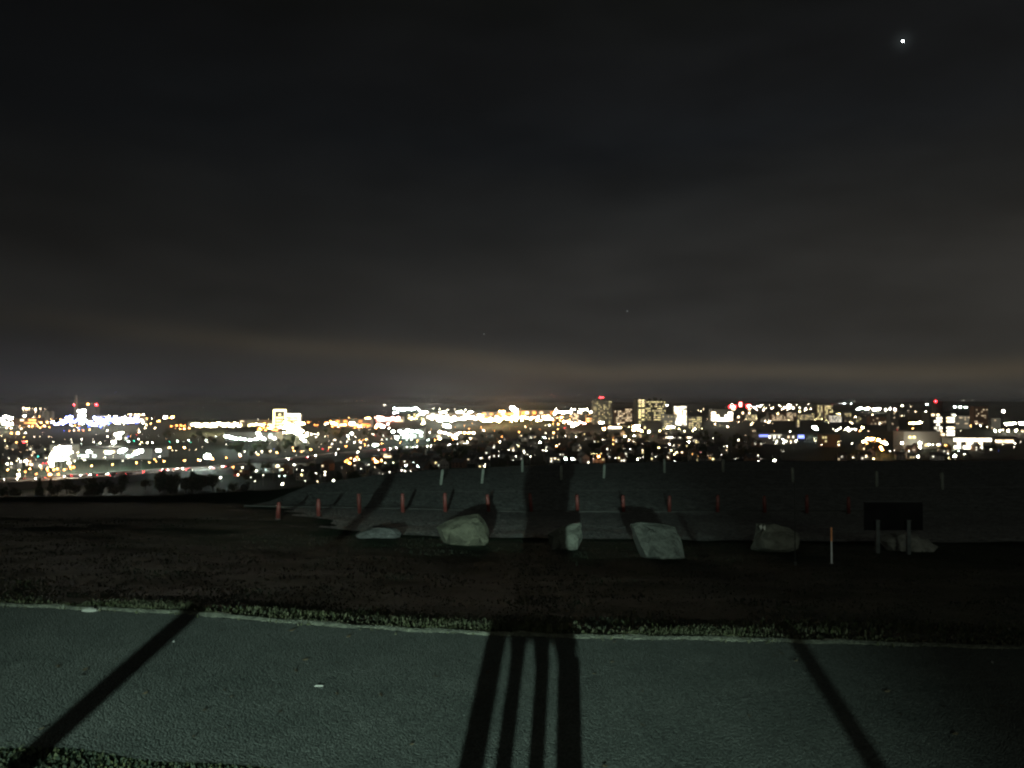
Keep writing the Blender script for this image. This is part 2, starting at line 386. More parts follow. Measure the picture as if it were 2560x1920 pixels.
# ------------------------------------------------------------------ red bollards
def bollard_meshes():
    b = MB(); prof = [(0, .054), (.48, .054), (.50, .044), (.52, .044), (.54, .052), (.57, .045), (.58, .02)]
    b.loft([(0, 0, z, r, r) for z, r in prof]); post = b.mesh('post', mat('red paint', (.14, .034, .028), (.09, .022, .019), 8, .5), True)
    b = MB(); b.loft([(0, 0, .0, .085, .085), (0, 0, .03, .085, .085), (0, 0, .045, .066, .066)]); foot = b.mesh('base', mat('bollard foot metal', (.06, .05, .045)), True)
    return post, foot
bp_, bf_ = bollard_meshes()
BX = [600, 688, 777, 870, 962, 1056, 1148, 1248, 1347, 1446, 1550, 1652, 1743, 1833]
names = ['first', 'second', 'third', 'fourth', 'fifth', 'sixth', 'seventh', 'eighth', 'ninth', 'tenth', 'eleventh', 'twelfth', 'thirteenth', 'fourteenth', 'fifteenth', 'sixteenth', 'seventeenth', 'eighteenth', 'nineteenth', 'twentieth']
extra = {5: 'red bollard just behind the humped pale boulder, its narrow shadow close beside it', 6: 'red bollard touching the edge of the wide body shadow', 12: 'dim red bollard above the wedge shaped boulder', 3: 'red bollard above the low flat boulder'}
BB = [1123, 1118, 1112, 1110, 1109, 1108, 1107.5, 1107, 1108, 1108, 1109, 1110, 1111, 1112]
proto = None
for i, x in enumerate(BX):
    P = hit(x*1.1573, BB[i]*1.1573)
    e = bpy.data.objects.new('bollard', None); C.objects.link(e); e.location = P
    link('post', bp_, parent=e); link('base', bf_, parent=e)
    e.rotation_euler = (random.uniform(-.06, .06), random.uniform(-.09, .07), 0); e.scale = (1, 1, random.uniform(.92, 1.06)*(.85 if i in (0, 1) else 1))
    tag(e, extra.get(i, names[i]+' from the left in the row of red bollards'), 'bollard', 'red bollards along the edge of the lot')
# pale wooden posts further out
wp = MB(); wp.box(-.05, .05, -.04, .04, 0, .6); wp.add([(-.05, -.04, .6), (.05, -.04, .6), (.05, .04, .6), (-.05, .04, .6), (0, 0, .64)], [(0, 1, 4), (1, 2, 4), (2, 3, 4), (3, 0, 4)])
wpm = wp.mesh('wooden_post', mat('pale weathered wood', (.20, .22, .19), (.13, .14, .12), 12))
for i, (xb, yb, lean) in enumerate([(952, 1048, .12), (1041, 1045, .10), (1212, 1037, .0), (1304, 1034, .06), (1435, 1022, .0), (1562, 1020, .03), (1712, 1042, .0), (1893, 1052, .02), (2035, 1058, 0), (1128, 1020, .02)]):
    P = hit(xb*1.1573, yb*1.1573)
    o = link('wooden_post', wpm, loc=P, rot=(0, lean, random.uniform(-.2, .2)), scale=(1, 1, random.uniform(.92, 1.12)))
    tag(o, {0: 'pale leaning wooden post at the far side of the lot above the fifth red bollard', 1: 'pale leaning wooden post straight above the sixth red bollard', 2: 'dim post inside the wide body shadow beyond the lot'}.get(i, 'dim wooden post beyond the red bollards, %s from the left' % names[i if i < 9 else 2]), 'post', 'wooden posts beyond the lot')
# marker stake
P = hit(2079, 1411)
e = bpy.data.objects.new('marker_stake', None); C.objects.link(e); e.location = P
b = MB(); b.tube((0, 0, 0), (0, 0, .20), .0135, n=10); link('lower_band', b.mesh('lower_band', mat('white reflective', (.75, .78, .8))), parent=e)
b = MB(); b.tube((0, 0, .20), (0, 0, .37), .013, n=10); link('shaft', b.mesh('shaft', mat('grey stake', (.7, .72, .72))), parent=e)
b = MB(); b.tube((0, 0, .37), (0, 0, .59), .0145, .0125, n=10); link('upper_band', b.mesh('upper_band', mat('orange reflective', (1, .42, .2))), parent=e)
b = MB(); b.tube((0, 0, 0), (0, 0, .02), .04, .03, n=12); link('foot', b.mesh('foot', mat('grey foot', (.3, .3, .28))), parent=e)
tag(e, 'thin stake with orange top and white foot standing alone on the grass', 'marker')
# thin pole
P = hit(1988, 1413)
e = bpy.data.objects.new('thin_pole', None); C.objects.link(e); e.location = P
b = MB(); b.tube((0, 0, 0), (0, 0, 1.33), .009, n=8); link('pole', b.mesh('pole', mat('rusty pole', (.022, .024, .022), rough=.8)), parent=e)
b = MB(); b.tube((0, 0, 0), (0, 0, .05), .022, n=8); link('foot', b.mesh('foot', mat('dark steel', (.05, .055, .055))), parent=e)
tag(e, 'tall thin dark pole in front of the wedge shaped boulder', 'pole')
# two short posts before the last boulder
b = MB(); b.box(-.032, .032, -.03, .03, -.05, .60); b.box(-.038, .038, -.036, .036, .60, .63); spm = b.mesh('short_post', mat('grey short post', (.08, .09, .09), (.05, .055, .055), 9))
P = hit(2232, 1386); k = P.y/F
e = bpy.data.objects.new('posts_shade_panel', None); C.objects.link(e); e.location = P
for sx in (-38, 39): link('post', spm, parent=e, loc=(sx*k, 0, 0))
b = MB(); b.box(-66*k, 80*k, .06, .09, 58*k, 128*k); link('panel', b.mesh('panel', mat('black panel', (.010, .010, .0105), rough=1, spec=.1)), parent=e)  # dark panel and rail added, standing in for shade behind the posts
b = MB(); b.box(-66*k, 80*k, .058, .095, 128*k, 130*k); link('added_rail', b.mesh('added_rail', mat('added grey rail', (.06, .06, .06))), parent=e)
tag(e, 'two short grey posts with an added shade panel, before the low peaked boulder', 'posts and shade panel')


# ------------------------------------------------------------------ floodlight behind the viewer, and what throws the long shadows
LP = Vector((-.72, -10.2, 2.12))
e = bpy.data.objects.new('floodlight', None); C.objects.link(e); e.location = (LP.x, LP.y-.12, 0)
b = MB(); b.tube((0, 0, 0), (0, 0, 1.94), .05, .04, n=12); link('mast', b.mesh('mast', mat('dark steel', (.05, .055, .055))), parent=e)
b = MB(); b.box(-.16, .16, -.10, .02, 1.96, 2.28); link('housing', b.mesh('housing', mat('dark steel', (.05, .055, .055))), parent=e)
b = MB(); b.box(-.14, .14, .022, .03, 1.98, 2.26); link('lamp', b.mesh('lamp', glow('flood lens', (.8, 1, .88), 60, False)), parent=e)
tag(e, 'floodlight on a short mast lighting the path and boulders', 'floodlight')
sl = bpy.data.lights.new('flood_beam', 'SPOT'); so = bpy.data.objects.new('flood_beam', sl); C.objects.link(so)
sl.energy = 31500; sl.color = (.70, 1.0, .86); sl.spot_size = math.radians(29.5); sl.spot_blend = 1.0; sl.shadow_soft_size = .026
so.parent = e; so.location = (0, .16, LP.z)
aim = Vector((math.sin(math.radians(-1.7)), math.cos(math.radians(-1.7)), -math.tan(math.radians(6.9))))
so.rotation_euler = aim.to_track_quat('-Z', 'Y').to_euler()
def bollard_behind(x, y, h, r, label):
    b = MB(); b.loft([(0, 0, 0, r*1.3, r*1.3), (0, 0, .04, r*1.3, r*1.3), (0, 0, .05, r, r), (0, 0, h-.06, r, r), (0, 0, h, r*.6, r*.6)])
    o = link('guard_post', b.mesh('guard_post', mat('dark steel', (.05, .055, .055)), True), loc=(x, y, 0)); tag(o, label, 'post', 'guard posts behind the viewer')
tdl = (-3.0+10.2)
bollard_behind(LP.x-.104*tdl, -3.0, 1.56, .037, 'slim guard post whose shadow runs down the lit side of the path')
bollard_behind(LP.x+.168*tdl, -3.0, 1.30, .026, 'slim guard post whose shadow falls over the dark end of the path')
# added lamp further back, softly fills the shadows on the path
e = bpy.data.objects.new('fill_lamp', None); C.objects.link(e); e.location = (7, -26, 0)
b = MB(); b.tube((0, 0, 0), (0, 0, 6.6), .09, .06, n=12); b.tube((0, 0, 0), (0, 0, .5), .14, .12, n=12); link('mast', b.mesh('mast', mat('dark steel', (.05, .055, .055))), parent=e)  # mast of the added fill lamp
link('fill_globe', ico('fill_globe', 3, glow('globe glass', (1, .85, .6), 25, False)), parent=e, loc=(0, 0, 7.0), scale=(.3, .3, .3))
tag(e, 'added fill lamp on a tall mast far behind the viewer', 'street lamp')
pt = bpy.data.lights.new('fill_light', 'POINT'); po = bpy.data.objects.new('fill_light', pt); C.objects.link(po); po.parent = e; po.location = (0, 0, 7.0)
pt.energy = 5600; pt.color = (.86, 1, .80); pt.shadow_soft_size = 2.6
# people
LEGTOP = .74
def person(x, y, hgt, lean_x, coat_w, leg_x, coat_hem, coatcol, label, holding, lr):
    e = bpy.data.objects.new('person', None); C.objects.link(e); e.location = (x, y, 0)
    k = hgt/1.7
    V = []; E = []; R = []
    def vt(p, r, par=None):
        if p[2]*k > coat_hem-.03: p = (p[0]+lean_x/k, p[1], p[2])
        V.append((p[0]*k, p[1]*k, p[2]*k)); R.append(r*k)
        if par is not None: E.append((par, len(V)-1))
        return len(V)-1
    pel = vt((0, 0, .93), .09); wa = vt((0, 0, 1.08), .115, pel); ch = vt((0, 0, 1.28), .135, wa); nk = vt((0, .01, 1.45), .055, ch); hd = vt((0, .02, 1.55), .075, nk); tp = vt((0, .02, 1.64), .07, hd)
    nose = vt((0, .10, 1.56), .012, hd)
    for s in (-1, 1):
        hp = vt((s*.044, 0, .82), .028, pel); th = vt((s*leg_x/k, .005, .66), .019, hp); kn = vt((s*leg_x*1.0/k, .01, .47), .021, th); an = vt((s*leg_x/k, -.01, .09), .020, kn); to = vt((s*leg_x/k, .13, .035), .032, an)
        sh = vt((s*.11, 0, 1.38), .045, ch)
        if holding: el = vt((s*.12, .14, 1.18), .038, sh); wr = vt((s*.075, .27, 1.34), .026, el); hn = vt((s*.062, .315, 1.39), .026, wr); d = Vector((-s*.25, .15, .9)).normalized(); sd = Vector((0, 1, 0))
        else: el = vt((s*.115, .03, 1.14), .038, sh); wr = vt((s*.07, .17, 1.0), .026, el); hn = vt((s*.045, .22, .98), .028, wr); d = Vector((-s*.4, .5, -.6)).normalized(); sd = Vector((0, 1, .1))
        h0 = Vector(V[hn])/k
        for q, ln in enumerate((.062, .072, .067, .052)):
            b0 = h0+sd*(q-1.5)*.017; f1 = vt(b0+d*.03, .009, hn); f2 = vt(b0+d*.03+d*ln*.5, .008, f1); vt(b0+d*.03+d*ln+Vector((-s*.012, 0, 0)), .0065, f2)
        t1 = vt(h0-sd*.0+Vector((-s*.02, .02, 0))+d*.01, .010, hn); vt(h0+Vector((-s*.04, .035, 0))+d*.03, .008, t1)
    me = bpy.data.meshes.new('body'); me.from_pydata(V, E, []); o = link('body', me, mat('skin', (.45, .30, .22), rough=.6), e)
    md = o.modifiers.new('skin', 'SKIN'); sv = me.skin_vertices[0].data
    for i_, r_ in enumerate(R): sv[i_].radius = (r_, r_); sv[i_].use_root = (i_ == 0)
    sb = o.modifiers.new('smooth', 'SUBSURF'); sb.levels = 1; sb.render_levels = 1
    cm = mat(coatcol[0], coatcol[1], rough=.9)
    b = MB(); w_ = coat_w/2
    b.loft([(0, 0, coat_hem, w_*1.03, w_*.75), (0, 0, .85*k, w_, w_*.75), (0, 0, 1.08*k, w_*.92, w_*.72), (0, 0, 1.3*k, w_*1.12, w_*.78), (0, 0, 1.41*k, w_*.95, w_*.6), (0, 0, 1.47*k, .07, .065)])
    for s in (-1, 1):
        if holding: b.tube((s*.10*k, 0, 1.38*k), (s*.12*k, .14*k, 1.18*k), .05, .045); b.tube((s*.12*k, .14*k, 1.18*k), (s*.08*k, .255*k, 1.325*k), .045, .036)
        else: b.tube((s*.095*k, 0, 1.38*k), (s*.115*k, .03*k, 1.14*k), .046, .042); b.tube((s*.115*k, .03*k, 1.14*k), (s*.075*k, .155*k, 1.005*k), .042, .035)
    link('coat', b.mesh('coat', cm, True), parent=e, loc=(lean_x, 0, 0))
    hm = ico('hair', 3, mat('dark hair', (.03, .022, .016)))
    for v_ in hm.vertices:
        if v_.co.y > .25 and v_.co.z < .35: v_.co.y = .25+(v_.co.y-.25)*.2
    link('hair', hm, parent=e, loc=(lean_x, -.012*k, 1.615*k), scale=(.088*k, .10*k, .095*k))
    for s in (-1, 1):
        ey = ico('eye', 2, mat('dark eye', (.05, .04, .03), rough=.2)); link('eye', ey, parent=e, loc=(lean_x+s*.03*k, .088*k, 1.575*k), scale=(.012, .010, .008))
        b = MB(); b.loft([(s*leg_x, .05, 0, .042, .12), (s*leg_x, .05, .05, .04, .115), (s*leg_x, -.01, .10, .04, .05)]); link('shoe', b.mesh('shoe', mat('black shoe', (.02, .02, .02)), True), parent=e)
        q_ = lr[0 if s < 0 else 1]; b = MB(); b.tube((s*leg_x, -.01, .06), (s*leg_x, .005, .5), q_*.95, q_, n=14); b.tube((s*leg_x, .005, .5), (s*leg_x, 0, coat_hem-.03), q_, q_*1.05, n=14); b.tube((s*leg_x, 0, coat_hem-.03), (s*leg_x*.8+lean_x, 0, coat_hem+.07), q_*1.05, .045, n=14); link('trouser_leg', b.mesh('trouser_leg', mat('dark trousers', (.03, .03, .04)), True), parent=e)
    tag(e, label, 'person', 'people standing behind the camera')
person(-.082, -.47, 1.86, -.05, .18, .051, .80, ('dark green coat', (.03, .04, .03)), 'person in a dark coat holding up a phone with both hands', True, (.025, .041))
person(-.308, -1.0, 1.80, 0.01, .19, .047, .90, ('black coat', (.02, .02, .02)), 'person in a black coat standing behind the one with the phone', False, (.037, .025))
b = MB(); b.box(-.073, .073, -.09, -.08, 1.565, 1.64); o = link('phone', b.mesh('phone', mat('black glass', (.01, .01, .01), rough=.15))); tag(o, 'black phone held up sideways in both hands', 'phone')

# ================================================================== the city on the plain
LM = [(0, 'far left of the pale chimney'), (150, 'round the blue lit wharf under the pale chimney'), (370, 'between the blue wharf and the square framed building'),
      (570, 'under the square framed building'), (800, 'in the orange port yard'), (1000, 'along the white lit docks'), (1200, 'by the orange lit terminal'),
      (1400, 'under the dotted tower'), (1560, 'under the slim bright tower'), (1670, 'beside the blazing white block'), (1780, 'under the red roof signs'),
      (1900, 'beside the lit church spire'), (2010, 'under the dark stack'), (2220, 'beside the tower with striped windows'), (2400, 'right of the tower with striped windows')]
def place_name(px): return [t for a, t in LM if a <= px or a == 0][-1]
def depth_name(py): return 'far' if py < 1036 else ('midway' if py < 1082 else 'near')
REG = {}
def register(o, px, py, what, cat, group):
    REG.setdefault((what, depth_name(py), place_name(px)), []).append((px, o, cat, group))
COL = {'warm': (1, .76, .46), 'white': (1, .92, .72), 'cool': (.80, 1, .90), 'orange': (1, .32, .07), 'amber': (1, .48, .14), 'red': (1, .03, .04), 'blue': (.07, .13, 1), 'teal': (.06, 1, .7), 'violet': (.26, .32, 1), 'yellow': (1, .83, .38), 'pink': (1, .42, .34)}
CN = {'warm': 'warm white', 'white': 'bright white', 'cool': 'cold greenish white', 'orange': 'orange', 'amber': 'amber', 'red': 'red', 'blue': 'deep blue', 'teal': 'teal green', 'violet': 'pale violet', 'yellow': 'yellow', 'pink': 'pinkish'}
m_pole = mat('lamp pole steel', (.12, .12, .12), rough=.6)
_pole = {}
def pole_mesh(h, flood):
    key = (h, flood)
    if key not in _pole:
        b = MB(); b.tube((0, 0, 0), (0, 0, h), .16 if flood else .11, .09, n=6)
        if flood: b.box(-1.6, 1.6, -.1, .1, h-.1, h+.15)
        else: b.tube((0, 0, h), (0, -1.2, h+.3), .07, n=6)
        _pole[key] = b.mesh('pole', m_pole)
    return _pole[key]
_head = {}
def head_mesh(col, s, shape):
    k = (col, s, shape)
    if k not in _head:
        m = glow('%s %g' % (col, s), COL[col], s)
        if shape == 'bank':
            b = MB()
            for a in (-1.25, -.42, .42, 1.25): b.box(a-.36, a+.36, -.35, -.05, -.45, .45)
            _head[k] = b.mesh('lamp_bank', m)
        else: _head[k] = ico('lamp_head', 1, m)
    return _head[k]
QUEUE = {'street': [], 'flood': []}
LAMPS = []
CS = {'orange': .6, 'amber': .7, 'red': .2, 'blue': .6, 'teal': .2, 'violet': .5, 'pink': .35, 'yellow': .8, 'warm': .8}
def lamp(px, py, col='warm', kind='street', size=1.0, s=None):
    flood = kind == 'flood'; h = 16 if flood else 8
    P = at(px, py, PLAIN+h)
    if P.y > 15000: P = at(px, max(py, 1003+F*(CAMZ-PLAIN-h)/15000), PLAIN+h)
    d = P.y
    R = (.37 if d < 1300 else .68 if d < 2600 else 1.6 if d < 6000 else 2.4)*size*(1.4 if px < 1450 and py < 1110 else 1.1)
    s = s or (260 if flood else 90)
    if not flood and size < .95: s *= max(.1, (size/.95)**2.2)
    s = float('%.1g' % (s*CS.get(col, 1)))
    LAMPS.append((px, py)); QUEUE[kind].append((R/d*(2.2 if flood else 1), px, py, P, R, s, col, size, d))
def flush_lamps():
    for kind, q in QUEUE.items():
        flood = kind == 'flood'; h = 16 if flood else 8
        q.sort(key=lambda t: -t[0])
        for k, (_, px, py, P, R, s, col, size, d) in enumerate(q[:292 if flood else 268]):
            e = bpy.data.objects.new('floodlight_mast' if flood else 'street_lamp', None); C.objects.link(e); e.location = (P.x, P.y, PLAIN)
            e.rotation_euler = (0, 0, random.uniform(-.4, .4))
            link('mast' if flood else 'pole', pole_mesh(h, flood), parent=e)
            if flood: kk = R*1.5; link('lamp_bank', head_mesh(col, s, 'bank'), parent=e, loc=(0, 0, h), scale=(kk*.8, kk, kk))
            else: link('lamp_head', head_mesh(col, s, 'ball'), parent=e, loc=(0, 0, h), scale=(R, R, R*.8))
            big = 'large ' if size >= 1.8 else ('small ' if size <= .7 else '')
            register(e, px, py, big+CN[col]+(' floodlight mast' if flood else ' street lamp'), 'floodlight' if flood else 'street lamp', 'floodlight masts over the yards' if flood else 'street lamps of the city')
        rest = q[292 if flood else 268:]
        if not rest: continue
        b = MB(); ms = [m_pole]
        for _, px, py, P, R, s, col, size, d in rest:
            mm = glow('%s %g' % (col, s), COL[col], s)
            if mm not in ms: ms.append(mm)
            mi = ms.index(mm); x, y_ = P.x, P.y
            b.tube((x, y_, PLAIN), (x, y_, PLAIN+h), .12, .09, n=4)
            if flood:
                kk = R*1.5
                for a in (-.9, 0, .9): b.box(x+(a-.36)*kk, x+(a+.36)*kk, y_-.35*kk, y_-.05*kk, PLAIN+h-.45*kk, PLAIN+h+.45*kk, mi)
            else: b.add([(x-R, y_, PLAIN+h), (x, y_-R, PLAIN+h), (x+R, y_, PLAIN+h), (x, y_+R, PLAIN+h), (x, y_, PLAIN+h+R), (x, y_, PLAIN+h-R)], [(0, 1, 4), (1, 2, 4), (2, 3, 4), (3, 0, 4), (1, 0, 5), (2, 1, 5), (3, 2, 5), (0, 3, 5)], mi)
        o = link('distant_floodlights' if flood else 'distant_street_lights', b.mesh('distant_lights', ms))
        tag(o, 'countless smaller %s scattered through the far city' % ('floodlights' if flood else 'street lights'), 'city lights', kind='stuff')
# ---- buildings
m_walls = {'dark': mat('dark wall', (.10, .10, .095), (.07, .07, .065), .05), 'pale': mat('pale wall', (.42, .41, .37), (.33, .32, .29), .05), 'brick': mat('brick wall', (.22, .13, .09), (.15, .09, .06), .05), 'grey': mat('grey wall', (.22, .23, .22), (.16, .16, .16), .05)}
m_roof = mat('flat roof', (.08, .08, .08), (.05, .05, .05), .05)
def wglow(col, s): return glow('window %s %g' % (col, s), COL[col], s, False)  # also for glowing panes that stand in for lit walls
def building(px0, px1, pyt, pyb, label, wall='dark', name='office_block', cat='building', rows=0, cols=0, p=.5, wcol='yellow', ws=5, keep=None, wsize=(.55, .5), depth=None, roofcap=True, group=None, rot=0, d=None):
    P = at((px0+px1)/2, max(pyb, 1014), PLAIN)
    w = (px1-px0)/F*P.y; top = CAMZ+ray((px0+px1)/2, pyt).z/ray((px0+px1)/2, pyt).y*P.y
    h = max(3, top-PLAIN); dp = depth or max(12, min(40, w*.6))
    e = bpy.data.objects.new(name, None); C.objects.link(e); e.location = (P.x, P.y, PLAIN); e.rotation_euler = (0, 0, rot)
    link('wall', unit_box(m_walls[wall]), parent=e, loc=(0, dp/2, 0), scale=(w, dp, h))
    if roofcap:
        link('roof', unit_box(m_roof), parent=e, loc=(0, dp/2, h), scale=(w+.8, dp+.8, .9))
    if rows:
        cw = w/cols; rh = (h-2)/rows; nwin = 0
        for r in range(rows):
            for c in range(cols):
                on = (keep[r][c] in '#*') if keep else random.random() < p
                if not on or nwin >= 96: continue
                nwin += 1
                sc_ = 1 if (keep and keep[r][c] == '*') else random.choice((.45, .8, 1, 1))
                zc = h-1.2-rh*(r+.75)
                link('lit_window_or_wall', unit_box(wglow(wcol if random.random() < .8 else 'warm', ws*sc_)), parent=e, loc=(-w/2+cw*(c+.5), -.06, zc), scale=(cw*wsize[0]*1.25, .1, rh*wsize[1]))
    tag(e, label, cat, group)
    return e, w, h, dp, P
def strip(e, x0, x1, z0, z1, col, s, name='light_strip', y=-.15):
    return link(name, unit_box(wglow(col, s)), parent=e, loc=((x0+x1)/2, y, z0), scale=(abs(x1-x0), .2, z1-z0))
def roof_lamp(e, x, z, col, s, r=1.0):
    return link('warning_lamp', head_mesh(col, s, 'ball'), parent=e, loc=(x, 3, z), scale=(r, r, r))
# tall ones
e, w, h, dp, P = building(1483, 1530, 1001, 1061, 'dotted tower with two red lamps on its roof and scattered yellow windows', 'grey', 'apartment_tower', 'tower', keep=['..#......##', '.##......#.', '...#..#..#.', '##..#.##.#.', '##.#..#.#..', '.#..##.....', '#..#..#.#..', '...#.#...#.', '##....#....', '...##..#.##', '#..#.#.....', '..##.....#.', '#....##..#.'], rows=13, cols=11, ws=2.0, wsize=(.40, .42))
link('roof_house', unit_box(m_walls['grey']), parent=e, loc=(-w*.12, 8, h), scale=(w*.5, 10, 6))
roof_lamp(e, -w*.12, h+8, 'red', 60, 1.3); roof_lamp(e, 0, h+8, 'red', 60, 1.3)
e, w, h, dp, P = building(1587, 1612, 997, 1062, 'slim dark tower with a bright white glazed stair down its front', 'dark', 'office_tower', 'tower', rows=13, cols=3, keep=['.*#', '.##', '.#*', '.**', '...', '.*#', '.#*', '.*#', '.**', '.*.', '..#', '.#.', '.#.'], ws=2.6, wsize=(.6, .5))
e, w, h, dp, P = building(1614, 1664, 1001, 1052, 'broad office tower with rooftop plant and long lit floors', 'dark', 'office_tower', 'tower', rows=9, cols=12, keep=['##########.#', '..#...#....#', '...#.##.#.#.', '##*....###..', '.##.######.#', '#....#..###.', '.#...####.#.', '#.#..#.##...', '.##..#######'], ws=2.0, wsize=(.62, .36))
for a, b_, c_ in ((-.28, 7, 6), (.02, 13, 10), (.3, 7, 6)): link('roof_plant', unit_box(m_walls['dark']), parent=e, loc=(w*a, 10, h), scale=(b_, 8, c_))
building(1656, 1690, 1037, 1075, 'low dark block with a grid of lit windows before the broad office tower', 'grey', rows=6, cols=8, keep=['#..#.#.#', '........', '.##.##..', '.####...', '.##.###.', '######.#'], ws=2.0, wsize=(.45, .4))
e, w, h, dp, P = building(1686, 1716, 1015, 1064, 'blazing white block, every floor lit', 'pale', rows=10, cols=8, p=.85, wcol='white', ws=4, wsize=(.85, .7))
building(1722, 1754, 1040, 1071, 'mid height block with bright window bands right of the blazing white block', 'grey', rows=6, cols=8, p=.6, wcol='yellow', ws=2.2, wsize=(.6, .36))
building(1610, 1656, 1056, 1082, 'windowless dark block at the foot of the broad office tower', 'dark', rows=3, cols=10, p=.1, ws=5)
building(1536, 1562, 1025, 1060, 'pale block just right of the dotted tower with a few bright windows', 'brick', rows=6, cols=6, p=.45, wcol='warm', ws=2)
building(1563, 1580, 1021, 1054, 'narrow block between dotted tower and slim bright tower', 'brick', rows=8, cols=4, p=.6, wcol='warm', ws=2)
building(1428, 1458, 1032, 1052, 'low pale block left of the dotted tower', 'grey', rows=5, cols=8, p=.35, wcol='warm', ws=4)
building(1464, 1480, 1043, 1056, 'small amber lit block touching the dotted tower', 'brick', rows=2, cols=4, p=.9, wcol='amber', ws=4)
building(1520, 1552, 1063, 1074, 'low building with one long lit ceiling in front of the dotted tower', 'brick', name='pavilion', rows=1, cols=1, p=1, wcol='white', ws=7, wsize=(.75, .4))
building(1655, 1730, 1088, 1098, 'long single storey building with a bright white front below the broad office tower', 'grey', name='long_hall', rows=1, cols=14, p=.85, wcol='white', ws=8, wsize=(.95, .35))
building(1780, 1830, 1023, 1054, 'pale slab lit from below with a floodlit front left of the red signs', 'pale', rows=4, cols=6, keep=['......', '*....*', '**..**', '******'], wcol='white', ws=9, wsize=(.98, .9))  # panes glow in the shape of uplight washing the front
e, w, h, dp, P = building(1822, 1876, 1017, 1048, 'dark hall under glowing red roof signs', 'dark', name='theatre', rows=3, cols=10, p=.35, wcol='warm', ws=6)
strip(e, -w*.5, -w*.15, h-4, h+5, 'red', 12, 'neon_sign'); strip(e, -w*.42, -w*.22, h-2, h+3, 'pink', 18, 'neon_sign', -.5); strip(e, -w*.02, w*.12, h, h+16, 'red', 12, 'neon_sign'); strip(e, 0, w*.08, h+2, h+13, 'pink', 20, 'neon_sign', -.5); strip(e, w*.3, w*.5, h-3, h+8, 'red', 10, 'neon_sign')
strip(e, w*.36, w*.44, h, h+5, 'pink', 18, 'neon_sign', -.5)
# church
P = at(1920, 1056, PLAIN); k = P.y/F
e = bpy.data.objects.new('church', None); C.objects.link(e); e.location = P
b = MB(); b.box(-4*k, 4*k, 0, 8*k, 0, 10*k); link('belfry', b.mesh('belfry', m_walls['pale']), parent=e)
b = MB(); b.add([(-4.2*k, 0, 10*k), (4.2*k, 0, 10*k), (4.2*k, 8*k, 10*k), (-4.2*k, 8*k, 10*k), (0, 4*k, 28*k)], [(0, 1, 4), (1, 2, 4), (2, 3, 4), (3, 0, 4), (3, 2, 1, 0)]); link('spire', b.mesh('spire', m_walls['pale']), parent=e)
b = MB(); b.box(-9*k, 9*k, 8*k, 30*k, 0, 7*k); b.add([(-9.4*k, 8*k, 7*k), (9.4*k, 8*k, 7*k), (9.4*k, 30*k, 7*k), (-9.4*k, 30*k, 7*k), (0, 8*k, 13*k), (0, 30*k, 13*k)], [(0, 1, 4), (2, 3, 5), (1, 2, 5, 4), (3, 0, 4, 5)]); link('nave', b.mesh('nave', m_walls['pale']), parent=e)
tag(e, 'floodlit church with a slim white pointed spire', 'church')
for a in (-7, 0, 6): lamp(1920+a, 1053, 'white', 'street', .9, 90)
# dark stack on the right
P = at(2041, 1046, PLAIN); k = P.y/F
b = MB(); b.loft([(0, 0, 0, 6*k, 6*k), (0, 0, 26*k, 3.2*k, 3.2*k)]); o = link('dark_stack', b.mesh('dark_stack', m_walls['dark'], True), loc=P); tag(o, 'dark tapering stack standing between lit blocks under two red crowns', 'chimney')
mid = [(1866, 1892, 1036, 1052, 'grey', 5, 8, .7, 'yellow', 7, 'squat bright block left of the church spire'), (1930, 1955, 1036, 1052, 'brick', 4, 7, .75, 'warm', 7, 'warm brick block right of the church spire'),
 (1956, 1990, 1030, 1052, 'brick', 6, 9, .45, 'warm', 6, 'brown block with scattered warm windows, third right of the spire'), (1995, 2036, 1036, 1050, 'grey', 4, 12, .65, 'yellow', 5, 'long many windowed block left of the dark stack'),
 (2044, 2060, 1012, 1050, 'brick', 8, 4, .6, 'yellow', 8, 'tall lit block just right of the dark stack with a red crown'), (2062, 2082, 1012, 1052, 'brick', 8, 5, .6, 'yellow', 8, 'tall twin of the lit block, second right of the dark stack'),
 (2072, 2104, 1038, 1056, 'grey', 4, 8, .8, 'white', 8, 'wide bright block at the foot of the tall twins'), (2112, 2128, 1032, 1055, 'grey', 5, 4, .4, 'yellow', 5, 'narrow dim block right of the tall twins'), (2140, 2172, 1044, 1060, 'grey', 3, 7, .35, 'yellow', 4, 'low greenish block far right of the tall twins'),
 (2177, 2215, 1042, 1062, 'brick', 4, 8, .25, 'warm', 5, 'brown block left of the orange lamp row'), (2225, 2247, 1030, 1078, 'dark', 9, 5, .12, 'warm', 4, 'dim slender block left of the orange lamp row'),
 (1993, 1999, 1048, 1068, 'grey', 6, 1, .9, 'yellow', 7, 'tiny tower with one lit column of windows'), (1880, 1890, 1073, 1090, 'dark', 3, 2, .6, 'warm', 5, 'narrow dark house with two lit windows before the church'),
 (2436, 2470, 1016, 1062, 'brick', 9, 8, .2, 'warm', 5, 'brown slab topped by a red lamp right of the striped tower'), (2390, 2424, 1040, 1072, 'grey', 6, 8, .22, 'warm', 5, 'dim block right behind the striped tower'), (2478, 2502, 1046, 1074, 'dark', 4, 6, .1, 'warm', 4, 'dark block near the right end of the skyline')]
for a, b_, t, bt, wl, r, c, pp, wc, s_, lab in mid: building(a, b_, t, bt, lab, wl, rows=r, cols=c, p=pp, wcol=wc, ws=s_*.38, wsize=(.45, .42))
for px, py in ((2036, 1008), (2044, 1007), (2050, 1009), (2066, 1008), (2074, 1007), (2080, 1011)): lamp(px, py, 'red', 'street', .9, 50)
